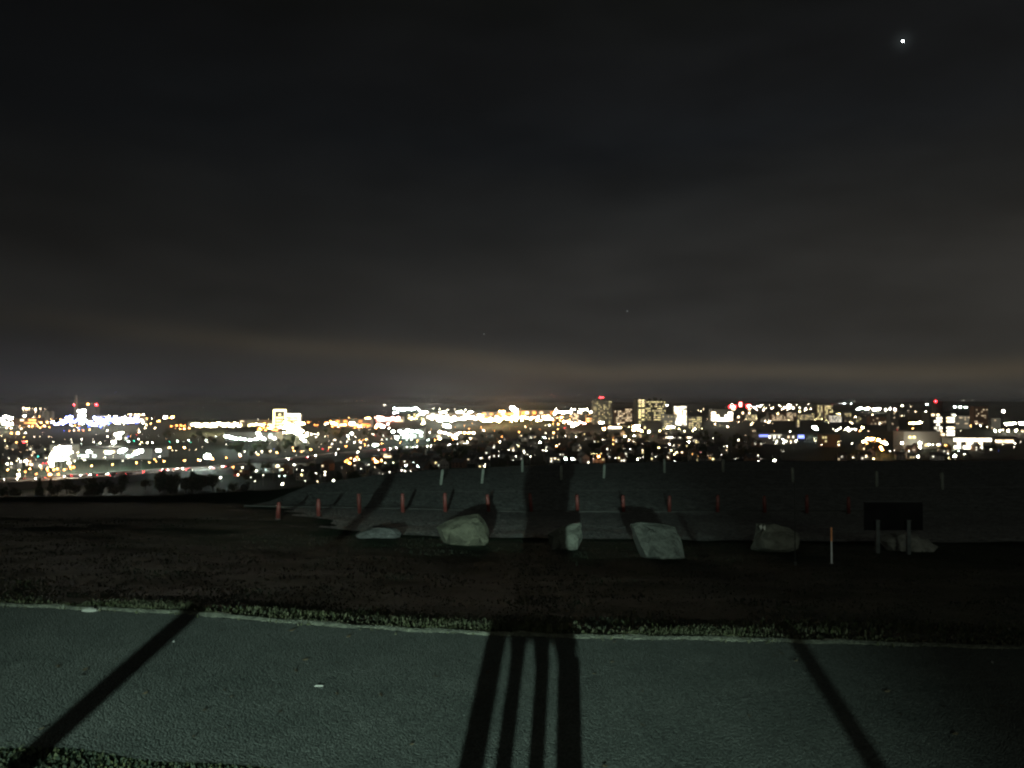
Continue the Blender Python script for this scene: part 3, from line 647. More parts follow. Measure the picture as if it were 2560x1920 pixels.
# striped tower
e, w, h, dp, P = building(2324, 2386, 1032, 1092, 'tower with striped windows, three blazing floors on its right wing', 'dark', 'office_tower', 'tower', rows=7, cols=10, wsize=(.95, .62), ws=3.5, wcol='white',
  keep=['.#.#..*..#'.replace('*', '.'), '...##..***', '..###..***', '...#......', '..#.#..***', '...##..***', '#.####.***'])
b = MB(); b.box(-6, 6, 4, 16, 0, 20); link('lift_house', b.mesh('lift_house', m_walls['dark']), parent=e, loc=(-w*.05, 0, h)); roof_lamp(e, -w*.2, h+20, 'red', 40, 1.4)
building(2260, 2352, 1079, 1122, 'greenish lit depot with tall pale bays', 'pale', name='depot', rows=2, cols=9, p=.22, wcol='yellow', ws=3, wsize=(.6, .3))
e, w, h, dp, P = building(2386, 2478, 1094, 1126, 'long white floodlit hall with a dark band of windows', 'pale', name='long_hall', rows=3, cols=12, keep=['************', '.#..##..#...', '##.######.#.'], wcol='white', ws=6, wsize=(.98, .8))  # top row of glowing panes stands in for the floodlit wall
building(2488, 2540, 1094, 1112, 'small hall with slatted lights right of the long white hall', 'grey', name='hall', rows=1, cols=9, p=.7, wcol='warm', ws=5, wsize=(.5, .5))
e, w, h, dp, P = building(1898, 1992, 1085, 1110, 'low shop front with a blue sign band', 'grey', name='shop_row', rows=2, cols=16, p=.22, wcol='white', ws=5)
strip(e, -w*.5, -w*.25, h-4, h-1, 'violet', 2.2, 'sign_band'); strip(e, -w*.2, w*.1, h-2, h-1, 'white', 1.5, 'sign_band')
e, w, h, dp, P = building(1995, 2010, 1086, 1102, 'small kiosk building with a glowing blue panel', 'grey', name='shop'); strip(e, -w*.5, w*.5, h-6, h-1, 'violet', 3, 'sign_band')
building(2055, 2100, 1087, 1118, 'brown flat roofed block with one lit yellow stair', 'brick', rows=3, cols=7, keep=['##.....', '.#.....', '......#'], wcol='yellow', ws=2.5)
# left: power station, silos, framed building
P = at(190, 1052, PLAIN); k = P.y/F
e = bpy.data.objects.new('chimney', None); C.objects.link(e); e.location = P
b = MB(); b.loft([(0, 0, 0, 5*k, 5*k), (0, 0, 64*k, 3*k, 3*k)]); link('shaft', b.mesh('shaft', m_walls['pale'], True), parent=e)
link('warning_lamp', head_mesh('red', 60, 'ball'), parent=e, loc=(-4*k, -2*k, 40*k), scale=[1.6*k]*3)
tag(e, 'tall pale chimney with one red lamp partway up', 'chimney')
e, w, h, dp, P = building(215, 241, 1013, 1052, 'grey twin shafted boiler house with a red lamp on each shoulder', 'grey', name='boiler_house'); roof_lamp(e, -w*.38, h+2, 'orange', 40, 3.6); roof_lamp(e, w*.42, h+1, 'red', 60, 3.6)
for i, (a, lab) in enumerate([(105, 'left'), (117, 'middle'), (129, 'right')]):
    P = at(a, 1052, PLAIN); k = P.y/F; b = MB(); b.loft([(0, 0, 0, 5.6*k, 5.6*k), (0, 0, 22*k, 5.6*k, 5.6*k), (0, 0, 25*k, 2*k, 2*k)])
    o = link('silo', b.mesh('silo', m_walls['pale'], True), loc=P); tag(o, lab+' one of three pale silos left of the pale chimney', 'silo', 'pale silos by the wharf')
e, w, h, dp, P = building(683, 715, 1024, 1072, 'square framed tall building outlined in yellow light', 'grey', name='framed_block', rows=6, cols=5, keep=['.....', '..#..', '.#*#.', '.**#.', '.***.', '.**.#'], wcol='yellow', ws=3.5, wsize=(.7, .55))
strip(e, -w/2, w/2, h-3, h+.5, 'yellow', 9); strip(e, -w/2, -w/2+3, h*.2, h-3, 'yellow', 9); strip(e, w/2-3, w/2, h*.5, h-3, 'yellow', 9)
e, w, h, dp, P = building(714, 750, 1035, 1076, 'lower wing with a glaring white roof edge beside the framed building', 'pale', name='wing_block', rows=5, cols=6, p=.5, wcol='yellow', ws=4, wsize=(.7, .55)); strip(e, -w/2, w/2, h-5, h+.5, 'white', 12)
strip(e, w/2-3, w/2, h*.5, h-5, 'white', 10)
wh = [(30, 90, 1046, 1062, 'brick', 'amber', 'amber lit refinery shed at the far left'), (155, 215, 1046, 1060, 'pale', 'blue', 'blue lit wharf shed under the pale chimney'), (238, 262, 1040, 1064, 'pale', 'blue', 'blue lit block right of the boiler house'), (265, 350, 1044, 1058, 'pale', 'violet', 'long white quay shed right of the blue lit block'), (470, 600, 1056, 1068, 'pale', 'warm', 'long quay shed under a continuous white lamp row'),
      (600, 680, 1050, 1066, 'pale', 'yellow', 'yellow tank farm shed left of the framed building'), (830, 925, 1048, 1068, 'pale', 'orange', 'orange lit port shed'), (940, 1006, 1042, 1056, 'pale', 'pink', 'pinkish lit shed right of the orange port shed'), (1060, 1195, 1032, 1052, 'pale', 'white', 'huge white lit dock terminal'),
      (1205, 1290, 1030, 1050, 'pale', 'amber', 'amber lit terminal with a bright peak'), (1295, 1385, 1026, 1050, 'pale', 'orange', 'orange lit terminal left of the dotted tower'), (995, 1025, 1018, 1028, 'pale', 'cool', 'small far white lit pier building'),
      (562, 690, 1080, 1104, 'pale', 'cool', 'long floodlit white hall below the framed building'), (1000, 1060, 1072, 1098, 'pale', 'cool', 'floodlit cold white depot'), (1092, 1156, 1078, 1096, 'pale', 'warm', 'warm lit roadside hall right of the cold white depot'), (124, 180, 1112, 1152, 'pale', 'white', 'overlit white store on the near left plain'), (280, 312, 1082, 1100, 'pale', 'white', 'small overlit white shed above the lamp lot'),
      (613, 765, 1158, 1182, 'pale', 'cool', 'long shed with a black roof overhang and pale front'), (185, 380, 1122, 1148, 'grey', 'cool', 'low greenish industrial block behind the lamp lot'), (865, 890, 1138, 1158, 'brick', 'orange', 'orange lit cottage by the road'), (930, 952, 1142, 1160, 'brick', 'orange', 'small house with a glowing orange front'), (950, 978, 1132, 1146, 'brick', 'warm', 'beige roadside house with shutters')]
for a, b_, t, bt, wl, wc, lab in wh: building(a, b_, t, bt, lab, wl, name='shed' if 'shed' in lab else 'terminal' if 'terminal' in lab else 'hall', rows=2, cols=max(3, (b_-a)//9), p={'blue': .85, 'violet': .7, 'orange': .4, 'amber': .45, 'pink': .6, 'yellow': .4}.get(wc, .35) if bt < 1080 else .16, wcol=wc, ws=2.5 if wc == 'blue' else 4, wsize=(.75, .6))  # added glowing panes stand in for lamplit shed and terminal walls
# masts by the long floodlit hall
for i, a in enumerate((614, 622, 627, 634)):
    P = at(a, 1102, PLAIN); b = MB(); b.tube((0, 0, 0), (0, 0, 14), .35, .2, n=6); o = link('flagpole', b.mesh('flagpole', m_walls['pale']), loc=P); tag(o, 'bare white flagpole, %s from the left before the long floodlit hall' % names[i], 'flagpole', 'flagpoles before the hall')
# ---- hand placed lamps: (px, py, colour, size)
ST_L = '''28 1083 orange 1.2;45 1083 amber 1.6;60 1105 red 2;66 1104 amber 1.3;41 1106 amber 1.2;12 1101 warm .9;60 1093 amber 1;95 1141 teal 1.3;80 1138 warm 1.3;65 1153 warm 2.6;18 1160 white 1.3;47 1147 white .8;22 1145 white .7;52 1130 warm .6;68 1125 warm .6;78 1116 warm .6;107 1158 red 1.1;116 1158 red 1.1;100 1165 warm 1;118 1174 orange 1.3;125 1186 orange 2;143 1172 amber 1.1;161 1174 amber 1.1;46 1187 warm 1.7;134 1105 white .8;178 1098 white .8;162 1098 warm .7;235 1105 white 1;250 1107 white .9;185 1111 warm .7;197 1119 warm .7;128 1092 warm .7;
174 1077 orange .8;185 1076 warm .8;197 1076 amber .8;208 1076 orange .8;224 1074 amber .9;176 1062 warm 1;188 1064 amber .9;198 1064 orange .8;268 1076 white .9;320 1091 blue .9;327 1090 amber .7;341 1087 red .9;354 1106 yellow 1;350 1110 yellow 1;321 1104 cool 1.4;335 1102 teal 1.2;348 1080 warm 1;363 1070 warm 1.1;388 1070 warm 1.1;347 1075 warm .8;
205 1146 white .7;187 1152 white .9;211 1150 white 1;263 1143 white .9;307 1152 white .7;195 1140 cool .9;202 1139 cool .9;373 1156 amber 1;386 1148 amber 1;390 1153 amber .8;424 1104 teal 1;443 1103 cool 1.2;472 1101 cool 1;477 1106 teal .9;515 1101 cool 1;519 1106 white .6;424 1119 amber 2;461 1119 amber 2;400 1125 amber 1.5;431 1126 warm .8;440 1126 warm .8;474 1125 warm .6;490 1124 warm .8;506 1118 white .6;500 1151 white .9;465 1150 white .6;600 1137 white 1.1;655 1128 warm 1.2;676 1128 warm 1;732 1120 amber 1.3;753 1129 amber 1;775 1124 amber .9;684 1122 blue .5;583 1168 orange 1.3;606 1169 white .8;551 1194 white 1.1;595 1187 warm 1;588 1188 red .7;641 1177 white 1;694 1164 white .7;736 1162 white 1.3;756 1176 white .8;706 1210 white 1.2;698 1190 cool .7;712 1190 cool .7;790 1183 white .7;812 1180 white .9;812 1187 white .8;834 1201 white 1.2;822 1151 white .6;873 1157 orange 1.6;868 1150 orange 1.2;877 1146 amber 1.2;940 1154 amber 2.2;937 1168 warm 1.3;956 1172 warm 1.2;963 1157 warm .8;983 1157 warm .8;990 1157 warm .8;1015 1163 cool 1.4;1033 1156 cool 1;1044 1166 cool 1.4;1004 1176 white .8;1012 1178 white .7;1026 1178 white .6;974 1186 white .5;1086 1140 warm .7;
790 1093 white .9;819 1090 warm .7;830 1110 white .9;827 1117 white .7;846 1123 white .9;807 1122 red 1.2;820 1126 red .8;870 1090 cool 1.5;880 1084 cool 1.7;889 1092 white .8;898 1100 amber .8;907 1100 amber .7;915 1099 amber 1.3;921 1114 white .8;901 1119 warm .9;938 1089 red .7;959 1088 cool .7;966 1098 cool .7;1045 1082 red .5;1070 1100 cool 1.3;1074 1081 white .8;1168 1104 warm 1;1176 1096 warm 1.2;1173 1072 amber .6;
1250 1105 white 1.1;1246 1105 amber .7;1293 1114 white .7;1313 1067 warm .8;1327 1072 white .6;1298 1080 amber .8;1373 1063 white 1.3;1395 1073 amber .8;1384 1082 amber 1.2;1362 1094 cool 1.6;1358 1093 cool .9;1350 1106 white 1.9;1373 1096 warm .7;1382 1094 warm .8;1394 1091 warm .7;1413 1091 white .7;1440 1092 white .9;1327 1094 white .7;1327 1116 white .6;1365 1121 white .7;1366 1127 white 1.1;1391 1115 amber 1.5;1309 1128 white .9;1311 1132 white .9;1272 1125 white .8;1289 1141 white .9;1326 1141 white .8;1223 1143 white .8;1246 1140 white .7;1202 1145 white .8;1209 1076 white .9;1203 1069 amber .7;1211 1166 warm 1;1213 1160 white .7;1414 1147 cool 2.1;1431 1147 cool 1.5;1396 1149 warm .7;1497 1141 orange 2.4;1480 1134 yellow .7;1485 1134 yellow .7;1492 1134 yellow .7;1503 1134 yellow .7;1482 1138 yellow .7;1448 1113 white .6;1508 1099 white .9;1532 1093 orange .8;1533 1100 amber 1.1;1533 1110 amber 1;1524 1142 white .6;1510 1072 amber 3.6;1412 1070 red .9;1562 1090 white 1.5;1586 1090 white 1.6;1573 1100 white 1.1;1631 1091 red .7;1647 1119 yellow 1.3;1674 1110 white 1.3;1722 1104 white 1.9;1678 1126 yellow 1.4;1691 1131 yellow 1;1686 1136 yellow 1;1734 1133 amber 1.4;1751 1131 pink .7;1782 1096 white .9;1594 1148 white 1.2;1607 1142 white .7;1561 1121 white .6;1575 1123 white .9;1630 1135 white .5;1687 1153 white .8;1546 1060 warm 1;1817 1115 white 1;1846 1100 white 1.1;1810 1117 white .6;1895 1139 white .7;1895 1152 white .8;1936 1151 white 1.7;1958 1128 white .6;1842 1144 white .5;1865 1089 warm .8;1885 1076 yellow .8;1885 1082 yellow .8;1975 1079 white .9;1936 1078 amber .7;2000 1087 violet 1.1;1992 1101 white 1;1958 1098 white 1.6;1940 1108 white 1.1;1959 1108 white 1.1;1976 1107 white .8;1934 1100 white .8;2035 1097 warm 1;2039 1103 warm 1;2054 1112 warm .9;2096 1104 yellow .9;2096 1112 yellow 1;2103 1101 warm .7;2130 1109 white .9;2133 1144 white .8;2184 1147 yellow 1;2165 1143 white .7;2071 1057 warm .9;2102 1069 white .9;2120 1070 white 1.5;2156 1069 warm 1.8;2150 1077 amber 1.3;2171 1078 warm .7;2254 1094 white 1.1;2255 1108 white 2.6;2224 1128 white .8;2236 1127 white .7;2272 1128 white .9;2296 1142 white 1.6;2313 1091 warm 1;2302 1087 yellow 1.2;2282 1071 amber 1.2;2242 1075 red .7;2254 1079 red .5;2300 1108 white 3.2;2300 1118 white 2.2;2282 1115 cool .9;2323 1111 white 1.5;2332 1112 white 1.2;2344 1112 white 1.3;2350 1111 blue .8;2387 1140 white 3;2372 1145 yellow .8;2397 1127 cool .8;2411 1135 white .9;2490 1102 white 1.3;2517 1097 white 1.2;2507 1111 white .8;2537 1108 white 1.4;2536 1118 white .8;2551 1105 white .8;2496 1127 blue .5;2451 1064 white 1.2;2488 1077 white 1.7;2499 1078 warm .9;2507 1075 warm 1.2;2520 1077 warm 1.8;2540 1076 warm 2;2556 1078 warm .9;2400 1054 white 1.2;2427 1065 amber 1.1;2415 1049 white .7;2387 1038 white 1.2;2385 1060 pink .9;2402 1078 white .6'''
for q in ST_L.replace('\n', '').split(';'):
    a, b_, c_, s_ = q.split(); lamp(float(a), float(b_), c_, 'street', float(s_), 200 if float(s_) >= 1.5 else 60)
# ---- floodlight banks
FL = '''4 1050 white 3.4;15 1042 white 3;27 1046 white 3;14 1058 white 3;26 1060 warm 2.6;200 1028 white 2.6;208 1027 white 2.6;205 1032 white 1.6;285 1105 white 2.4;290 1086 white 2.2;300 1084 white 2.2;305 1082 white 1.8;297 1094 white 2;140 1122 white 2.2;152 1118 white 2.4;165 1120 white 2.4;135 1134 white 2.4;150 1134 white 3;165 1134 white 3;176 1130 white 2.2;140 1148 white 2;155 1148 white 2.4;168 1146 white 2;128 1156 warm 1.7;130 1165 warm 1.4;173 1158 warm 1.2;
222 1130 cool 1.9;270 1131 cool 2.4;277 1130 cool 1.6;304 1127 cool 2.6;312 1124 cool 2.2;300 1130 cool 1.8;345 1130 cool 2.4;352 1127 cool 2.4;338 1135 cool 1.7;396 1126 white 2.2;519 1142 cool 3.2;413 1043 white 2.1;430 1043 orange 2;519 1138 cool 1.8;
566 1091 cool 2;573 1092 cool 2;581 1094 cool 1.8;590 1096 cool 1.8;600 1096 cool 1.6;612 1098 cool 1.4;625 1099 cool 1.4;645 1082 cool 1.9;648 1088 cool 2;652 1094 cool 2;640 1098 cool 1.4;660 1097 cool 1.4;676 1092 white 1.5;686 1096 white 1.4;720 1062 white 2.6;728 1072 yellow 2.8;740 1068 white 2.6;736 1080 white 2.6;722 1080 white 2;748 1078 white 2.4;752 1088 white 1.8;712 1070 white 1.8;755 1096 white 1.4;762 1102 cool 1.2;745 1058 amber 1.8;
833 1058 amber 2;840 1060 orange 1.7;862 1062 orange 1.2;880 1059 white 2.4;900 1066 amber 1.4;903 1050 amber 1.5;916 1046 amber 1.6;924 1046 amber 1.4;947 1043 pink 2.4;956 1044 pink 2;966 1048 pink 1.4;983 1045 pink 1.6;995 1045 pink 1.8;990 1050 orange 1.3;948 1062 pink 2.4;956 1066 pink 2;970 1060 pink .9;940 1068 orange 1.2;1115 1064 white 2.6;1120 1066 white 1.9;
983 1079 cool 1.8;1000 1078 cool 2;1007 1072 cool 1.8;1012 1082 cool 2.6;1020 1076 cool 2.2;1015 1092 cool 2.6;1008 1086 cool 1.8;992 1094 cool 1.7;1030 1078 cool 1.8;1042 1078 cool 1.6;1052 1082 cool 1.6;1053 1089 cool 1;938 1112 cool 2.2;1058 1058 warm 1.5;
1100 1080 warm 1.6;1112 1082 warm 1.6;1124 1086 warm 1.6;1135 1090 warm 2;1142 1086 warm 1.6;1150 1082 warm 1.2;1162 1082 amber 1.3;1172 1082 amber 1.3;1184 1082 warm 1.2;1140 1096 warm 1.3;1100 1097 yellow 1;
1667 1013 white 1.6;1587 1068 amber 2.6;1592 1066 white 2.6;1597 1074 amber 2.6;1584 1076 amber 2;1604 1077 amber 1.8;1700 1040 white 2.4;1706 1050 white 2.4;1696 1058 white 2;1712 1034 white 1.6;1797 1048 white 2.4;1808 1050 white 2.4;1790 1044 white 1.6;1820 1040 white 2;1622 1080 white 1.3;1670 1068 white 1.4;1682 1068 white 1.4;1972 1013 white 2.3;1972 1020 white 1.5;2036 1068 cool 2.2;2040 1072 cool 1.6;1425 1057 pink 2;1440 1060 warm 2;1450 1056 pink 2;1460 1058 pink 1.6;1432 1066 warm 1.3;1410 1054 warm 1.3;1500 1056 white 1.4;1506 1056 white 1.4;
2168 1097 amber 1.9;2175 1098 amber 2;2182 1097 amber 1.8;2196 1100 amber 1.9;2208 1106 amber 2.2;2214 1108 white 1.8;2202 1118 orange 1.5;2205 1124 orange 1.2;2160 1104 warm 1.6;2275 1058 amber 1.4;2284 1058 warm 1.6;2294 1058 amber 1.6;2300 1056 warm 1.8;2316 1058 amber 1.6;2387 1017 cool 1.2;2401 1018 cool 1.5;2414 1018 cool 1.6;2433 1019 cool 1.7;2447 1019 red .9;2516 1060 white 2.4;2526 1060 white 2;2535 1058 white 1.6;2552 1058 white 2.2;2559 1060 white 2.2;2508 1028 white 1.2;2500 1076 white 1;2610 1062 white 2;
2170 1021 warm 1.9;2186 1024 white 1.9;2196 1022 white 2.1;2146 1022 cool 1.7;2153 1020 cool 1.6;2164 1022 cool 1.7;2256 1014 white 1.2;2287 1009 cool 1.3;2300 1010 cool 1.3;2308 1009 cool 1.3;2317 1011 cool 1.4;2237 1023 white 1;2225 1022 white 1;2214 1024 white 1;'''
for q in FL.replace('\n', '').split(';'):
    if not q.strip(): continue
    a, b_, c_, s_ = q.split(); lamp(float(a), float(b_), c_, 'flood', float(s_)*.95, 600 if float(s_) >= 1.8 else 300)
# ---- bands of crowded lamps: x0 x1 y0 y1 n colour size kind
BD = [(0, 60, 1066, 1072, 6, 'warm', 1, 's'), (55, 122, 1020, 1024, 8, 'warm', 1.2, 's'), (40, 120, 1036, 1062, 26, 'amber', 1.3, 's'), (40, 110, 1064, 1070, 14, 'amber', .9, 's'), (110, 160, 1045, 1070, 12, 'amber', 1.2, 's'),
 (125, 180, 1050, 1064, 9, 'violet', 1.3, 'f'), (158, 260, 1040, 1058, 14, 'violet', 1.4, 'f'), (158, 260, 1064, 1078, 8, 'blue', 1.4, 's'), (200, 262, 1050, 1062, 9, 'white', 1.3, 'f'), (240, 345, 1041, 1056, 20, 'white', 1.5, 'f'), (262, 345, 1056, 1064, 6, 'blue', 1.5, 's'),
 (260, 345, 1040, 1046, 6, 'violet', 1.3, 'f'), (300, 362, 1040, 1060, 14, 'warm', 1.1, 'f'), (315, 360, 1036, 1040, 7, 'warm', .9, 's'), (360, 400, 1044, 1062, 7, 'amber', 1.2, 's'), (428, 466, 1062, 1066, 11, 'orange', .9, 's'), (436, 490, 1070, 1073, 6, 'amber', 1, 's'),
 (475, 600, 1058, 1066, 26, 'yellow', 1.2, 'f'), (595, 690, 1048, 1068, 26, 'yellow', 1.3, 's'), (650, 700, 1068, 1080, 12, 'orange', 1.4, 's'), (770, 800, 1054, 1066, 5, 'orange', 1, 's'), (765, 800, 1082, 1086, 8, 'white', 1.1, 's'),
 (810, 930, 1050, 1070, 30, 'orange', 1.3, 's'), (815, 900, 1043, 1045, 4, 'amber', 1, 's'), (935, 1000, 1042, 1050, 12, 'pink', 1.3, 'f'), (985, 1052, 1019, 1026, 10, 'cool', .9, 'f'), (1020, 1070, 1034, 1050, 16, 'yellow', 1.2, 's'),
 (1060, 1200, 1030, 1052, 56, 'white', 1.45, 'f'), (1070, 1190, 1020, 1024, 7, 'white', .8, 's'), (1200, 1290, 1030, 1053, 32, 'amber', 1.4, 'f'), (1200, 1385, 1044, 1053, 22, 'yellow', 1.2, 'f'), (1285, 1385, 1026, 1046, 30, 'amber', 1.3, 'f'), (1275, 1295, 1017, 1030, 5, 'white', 1.4, 'f'),
 (1390, 1480, 1022, 1032, 12, 'white', .9, 'f'), (1380, 1480, 1036, 1062, 22, 'amber', 1.2, 's'), (1520, 1600, 1062, 1076, 18, 'yellow', 1, 's'), (1700, 1780, 1020, 1060, 14, 'warm', 1, 's'), (1620, 1760, 1068, 1078, 16, 'yellow', 1, 's'),
 (1820, 1900, 1006, 1022, 12, 'white', .7, 'f'), (1890, 2030, 1007, 1026, 24, 'warm', .6, 'f'), (1940, 2100, 1028, 1052, 26, 'yellow', 1, 's'), (1780, 1940, 1046, 1068, 16, 'warm', .9, 's'), (2080, 2140, 1072, 1077, 12, 'white', 1.2, 's'), (2120, 2260, 1026, 1062, 24, 'warm', .9, 's'),
 (2090, 2140, 1002, 1010, 6, 'cool', .5, 'f'), (2240, 2330, 1010, 1040, 8, 'white', .9, 's'), (2390, 2480, 1036, 1072, 8, 'warm', .9, 's'), (2360, 2370, 1110, 1120, 3, 'amber', 1.4, 's'), (1640, 1700, 1100, 1128, 8, 'warm', .7, 's'), (1700, 1780, 1128, 1148, 9, 'amber', .5, 's'),
 (1205, 1640, 1076, 1150, 34, 'white', .5, 's'), (1660, 1960, 1098, 1150, 22, 'white', .45, 's'), (0, 120, 1076, 1160, 16, 'warm', .6, 's'), (190, 560, 1084, 1112, 14, 'cool', .6, 's'), (1200, 1260, 1084, 1108, 6, 'orange', .8, 's'), (860, 900, 1142, 1160, 7, 'orange', 1.2, 's'), (60, 190, 1160, 1190, 12, 'orange', 1.1, 's'), (930, 960, 1144, 1156, 4, 'amber', 1.4, 's'), (2150, 2215, 1094, 1112, 9, 'amber', 1.3, 's'), (640, 700, 1056, 1078, 9, 'orange', 1.4, 's'), (700, 765, 1052, 1092, 12, 'yellow', 1.6, 'f'), (125, 180, 1112, 1152, 10, 'white', 1.5, 'f'), (840, 1060, 1096, 1120, 12, 'warm', .5, 's'), (180, 400, 1084, 1150, 30, 'white', .8, 's'), (0, 130, 1078, 1195, 24, 'warm', .8, 's'), (560, 800, 1104, 1150, 16, 'white', .6, 's'), (800, 1060, 1070, 1112, 26, 'white', .8, 's'), (620, 1000, 1160, 1205, 24, 'white', .55, 's'), (1060, 1400, 1058, 1078, 18, 'amber', .6, 's')]
for x0, x1, y0, y1, n_, c_, s_, kd in BD:
    for i in range(n_):
        px = x0+(x1-x0)*(i+random.random())/n_; py = random.uniform(y0, y1)
        cc = c_ if random.random() < .8 else random.choice(['white', 'warm', c_])
        lamp(px, py, cc, 'flood' if kd == 'f' else 'street', s_*random.choice((.45, .6, .8, 1, 1.2, 1.45))*(1.4 if kd == 'f' and 1000 < px < 1400 else 1.15 if kd == 'f' else 1), 280 if kd == 'f' else 50)
flush_lamps()
# far shore lights beyond the sea, and a far ship
for i, (px, py, c_) in enumerate([(823, 1003.5, 'warm'), (862, 1003.3, 'white'), (866, 1003.4, 'white'), (892, 1003.2, 'warm'), (905, 1003.3, 'pink'), (911, 1003.4, 'white'), (972, 1003, 'warm'), (537, 1001.5, 'white'), (648, 1003, 'white'), (460, 997, 'cool'), (508, 1018, 'cool'), (617, 1024, 'cool'), (289, 981, 'violet'), (1080, 1003, 'white'), (1449, 987, 'white'), (1379, 986, 'pink'), (1384, 991, 'pink'), (1413, 1016, 'white'), (2410, 1000.5, 'white'), (2430, 1001, 'white'), (2543, 1003, 'cool'), (2554, 1003, 'cool'), (2115, 1002, 'cool'), (2126, 1003, 'cool'), (2130, 1003, 'white'), (2136, 1003, 'white')]):
    r = ray(px, py); d = 14000 if py > 1000 and py < 1016 else 6000; P = Vector((0, 0, CAMZ))+r*(d/r.y)
    over = P.z > CAMZ+20
    o = link('aircraft_light' if over else 'shore_light', head_mesh(c_, 8 if c_ != 'cool' else 2, 'ball'), loc=P, scale=[(3.2 if d > 9000 else 1.2)]*3)
    REG.setdefault((('tiny light low in the sky' if over else 'tiny far light on the horizon'), '', place_name(px)), []).append((px, o, 'light', 'tiny lights along the horizon'))
P = at(962, 1012, PLAIN+8)
e = bpy.data.objects.new('ship', None); C.objects.link(e); e.location = (P.x, P.y, PLAIN)
b = MB(); b.add([(-40, -8, 0), (34, -8, 0), (48, 0, 0), (34, 8, 0), (-40, 8, 0), (-43, -9, 10), (38, -9, 10), (56, 0, 12), (38, 9, 10), (-43, 9, 10)], [(0, 1, 6, 5), (1, 2, 7, 6), (2, 3, 8, 7), (3, 4, 9, 8), (4, 0, 5, 9), (5, 6, 7, 8, 9), (4, 3, 2, 1, 0)])
link('hull', b.mesh('hull', m_walls['dark']), parent=e); link('deckhouse', unit_box(m_walls['pale']), parent=e, loc=(-24, 0, 10), scale=(18, 12, 14))
for a in (-16, 0, 16): link('deck_lamp', head_mesh('white', 150, 'ball'), parent=e, loc=(a, -9, 12), scale=(2.2, 2.2, 2.2))
tag(e, 'lone lit ship out on the dark sea below the far shore lights', 'ship')
# ---- highway
HP = [(-120, 1216), (0, 1203), (130, 1197), (260, 1189), (400, 1178), (520, 1172), (600, 1165), (700, 1152), (800, 1142), (900, 1131), (1000, 1122), (1100, 1115), (1200, 1109)]
hw = [at(a, b_, PLAIN+5) for a, b_ in HP]
def hway(t):
    k = min(len(hw)-2, int(t)); return hw[k].lerp(hw[k+1], t-k)
v = []; f = []; par = MB(); NS = 72
for k in range(NS+1):
    t = k/NS*(len(hw)-1.001); p_ = hway(t); q = (hway(min(len(hw)-1.01, t+.1))-hway(max(0, t-.1))).normalized(); nn = Vector((-q.y, q.x, 0))
    v += [p_-nn*15-Vector((0, 0, 5)), p_-nn*12, p_+nn*12, p_+nn*15-Vector((0, 0, 5))]
for k in range(NS):
    for j in range(3): f.append((4*k+j, 4*k+4+j, 4*k+5+j, 4*k+1+j))
o = link('road', pydata('road', v, f, mat('motorway asphalt', (.10, .095, .09), (.07, .07, .065), .02))); tag(o, kind='structure')
v = []; f = []
for k in range(NS+1):
    t = k/NS*(len(hw)-1.001); p_ = hway(t); q = (hway(min(len(hw)-1.01, t+.1))-hway(max(0, t-.1))).normalized(); nn = Vector((-q.y, q.x, 0))
    a = p_+nn*11.4
    v += [a, a+Vector((0, 0, 1.1)), a+nn*.4+Vector((0, 0, 1.1)), a+nn*.4]
for k in range(NS):
    for j in range(3): f.append((4*k+j, 4*k+4+j, 4*k+5+j, 4*k+1+j))
o = link('crash_barrier', pydata('crash_barrier', v, f, mat('concrete barrier', (.35, .34, .32), (.25, .25, .23), .1))); tag(o, 'long concrete crash barrier along the far side of the motorway', 'barrier')
for k in range(27):                       # lamps along the motorway
    t = .3+k*.43
    if t > len(hw)-1.1: break
    p_ = hway(t); q = (hway(t+.05)-hway(t)).normalized(); nn = Vector((-q.y, q.x, 0)); p_ = p_+nn*13
    px, py = proj(p_.x, p_.y, PLAIN+14)
    big = random.random() < .3
    e = bpy.data.objects.new('street_lamp', None); C.objects.link(e); e.location = (p_.x, p_.y, PLAIN+4)
    link('pole', pole_mesh(8, False), parent=e); link('lamp_head', head_mesh('orange', 170, 'ball'), parent=e, loc=(0, -1, 8), scale=(.42, .42, .2))
    register(e, px, py, 'motorway lamp', 'street lamp', 'lamps along the motorway')
# cars
cb = MB()
prof = [(-2.2, .35), (-2.25, .8), (-1.6, 1.0), (-.9, 1.42), (.6, 1.45), (1.2, 1.0), (2.1, .85), (2.25, .4)]
nv = len(prof); cb.add([(a, -.88, c_) for a, c_ in prof]+[(a, .88, c_) for a, c_ in prof], [tuple(range(nv)), tuple(range(2*nv-1, nv-1, -1))]+[(k, nv+k, nv+(k+1)%nv, (k+1)%nv) for k in range(nv)])
car_body = {c_: None for c_ in ('black', 'silver')}
for c_, al in (('black', (.03, .03, .035)), ('silver', (.35, .36, .37))):
    q = MB(); q.v = list(cb.v); q.f = list(cb.f); q.i = list(cb.i); car_body[c_] = q.mesh('body', mat(c_+' car paint', al, al, rough=.35))
wm = MB(); wm.tube((0, -.12, 0), (0, .12, 0), .33, n=12); wm = wm.mesh('wheel', mat('tyre rubber', (.02, .02, .02)))
gm = MB(); gm.add([(1.12, -.75, 1.04), (.62, -.7, 1.41), (.62, .7, 1.41), (1.12, .75, 1.04), (1.16, -.75, 1.06), (.66, -.7, 1.45), (.66, .7, 1.45), (1.16, .75, 1.06)], [(0, 1, 2, 3), (7, 6, 5, 4), (0, 4, 5, 1), (1, 5, 6, 2), (2, 6, 7, 3), (3, 7, 4, 0)]); gm = gm.mesh('windscreen', mat('black glass', (.01, .01, .01), rough=.15))
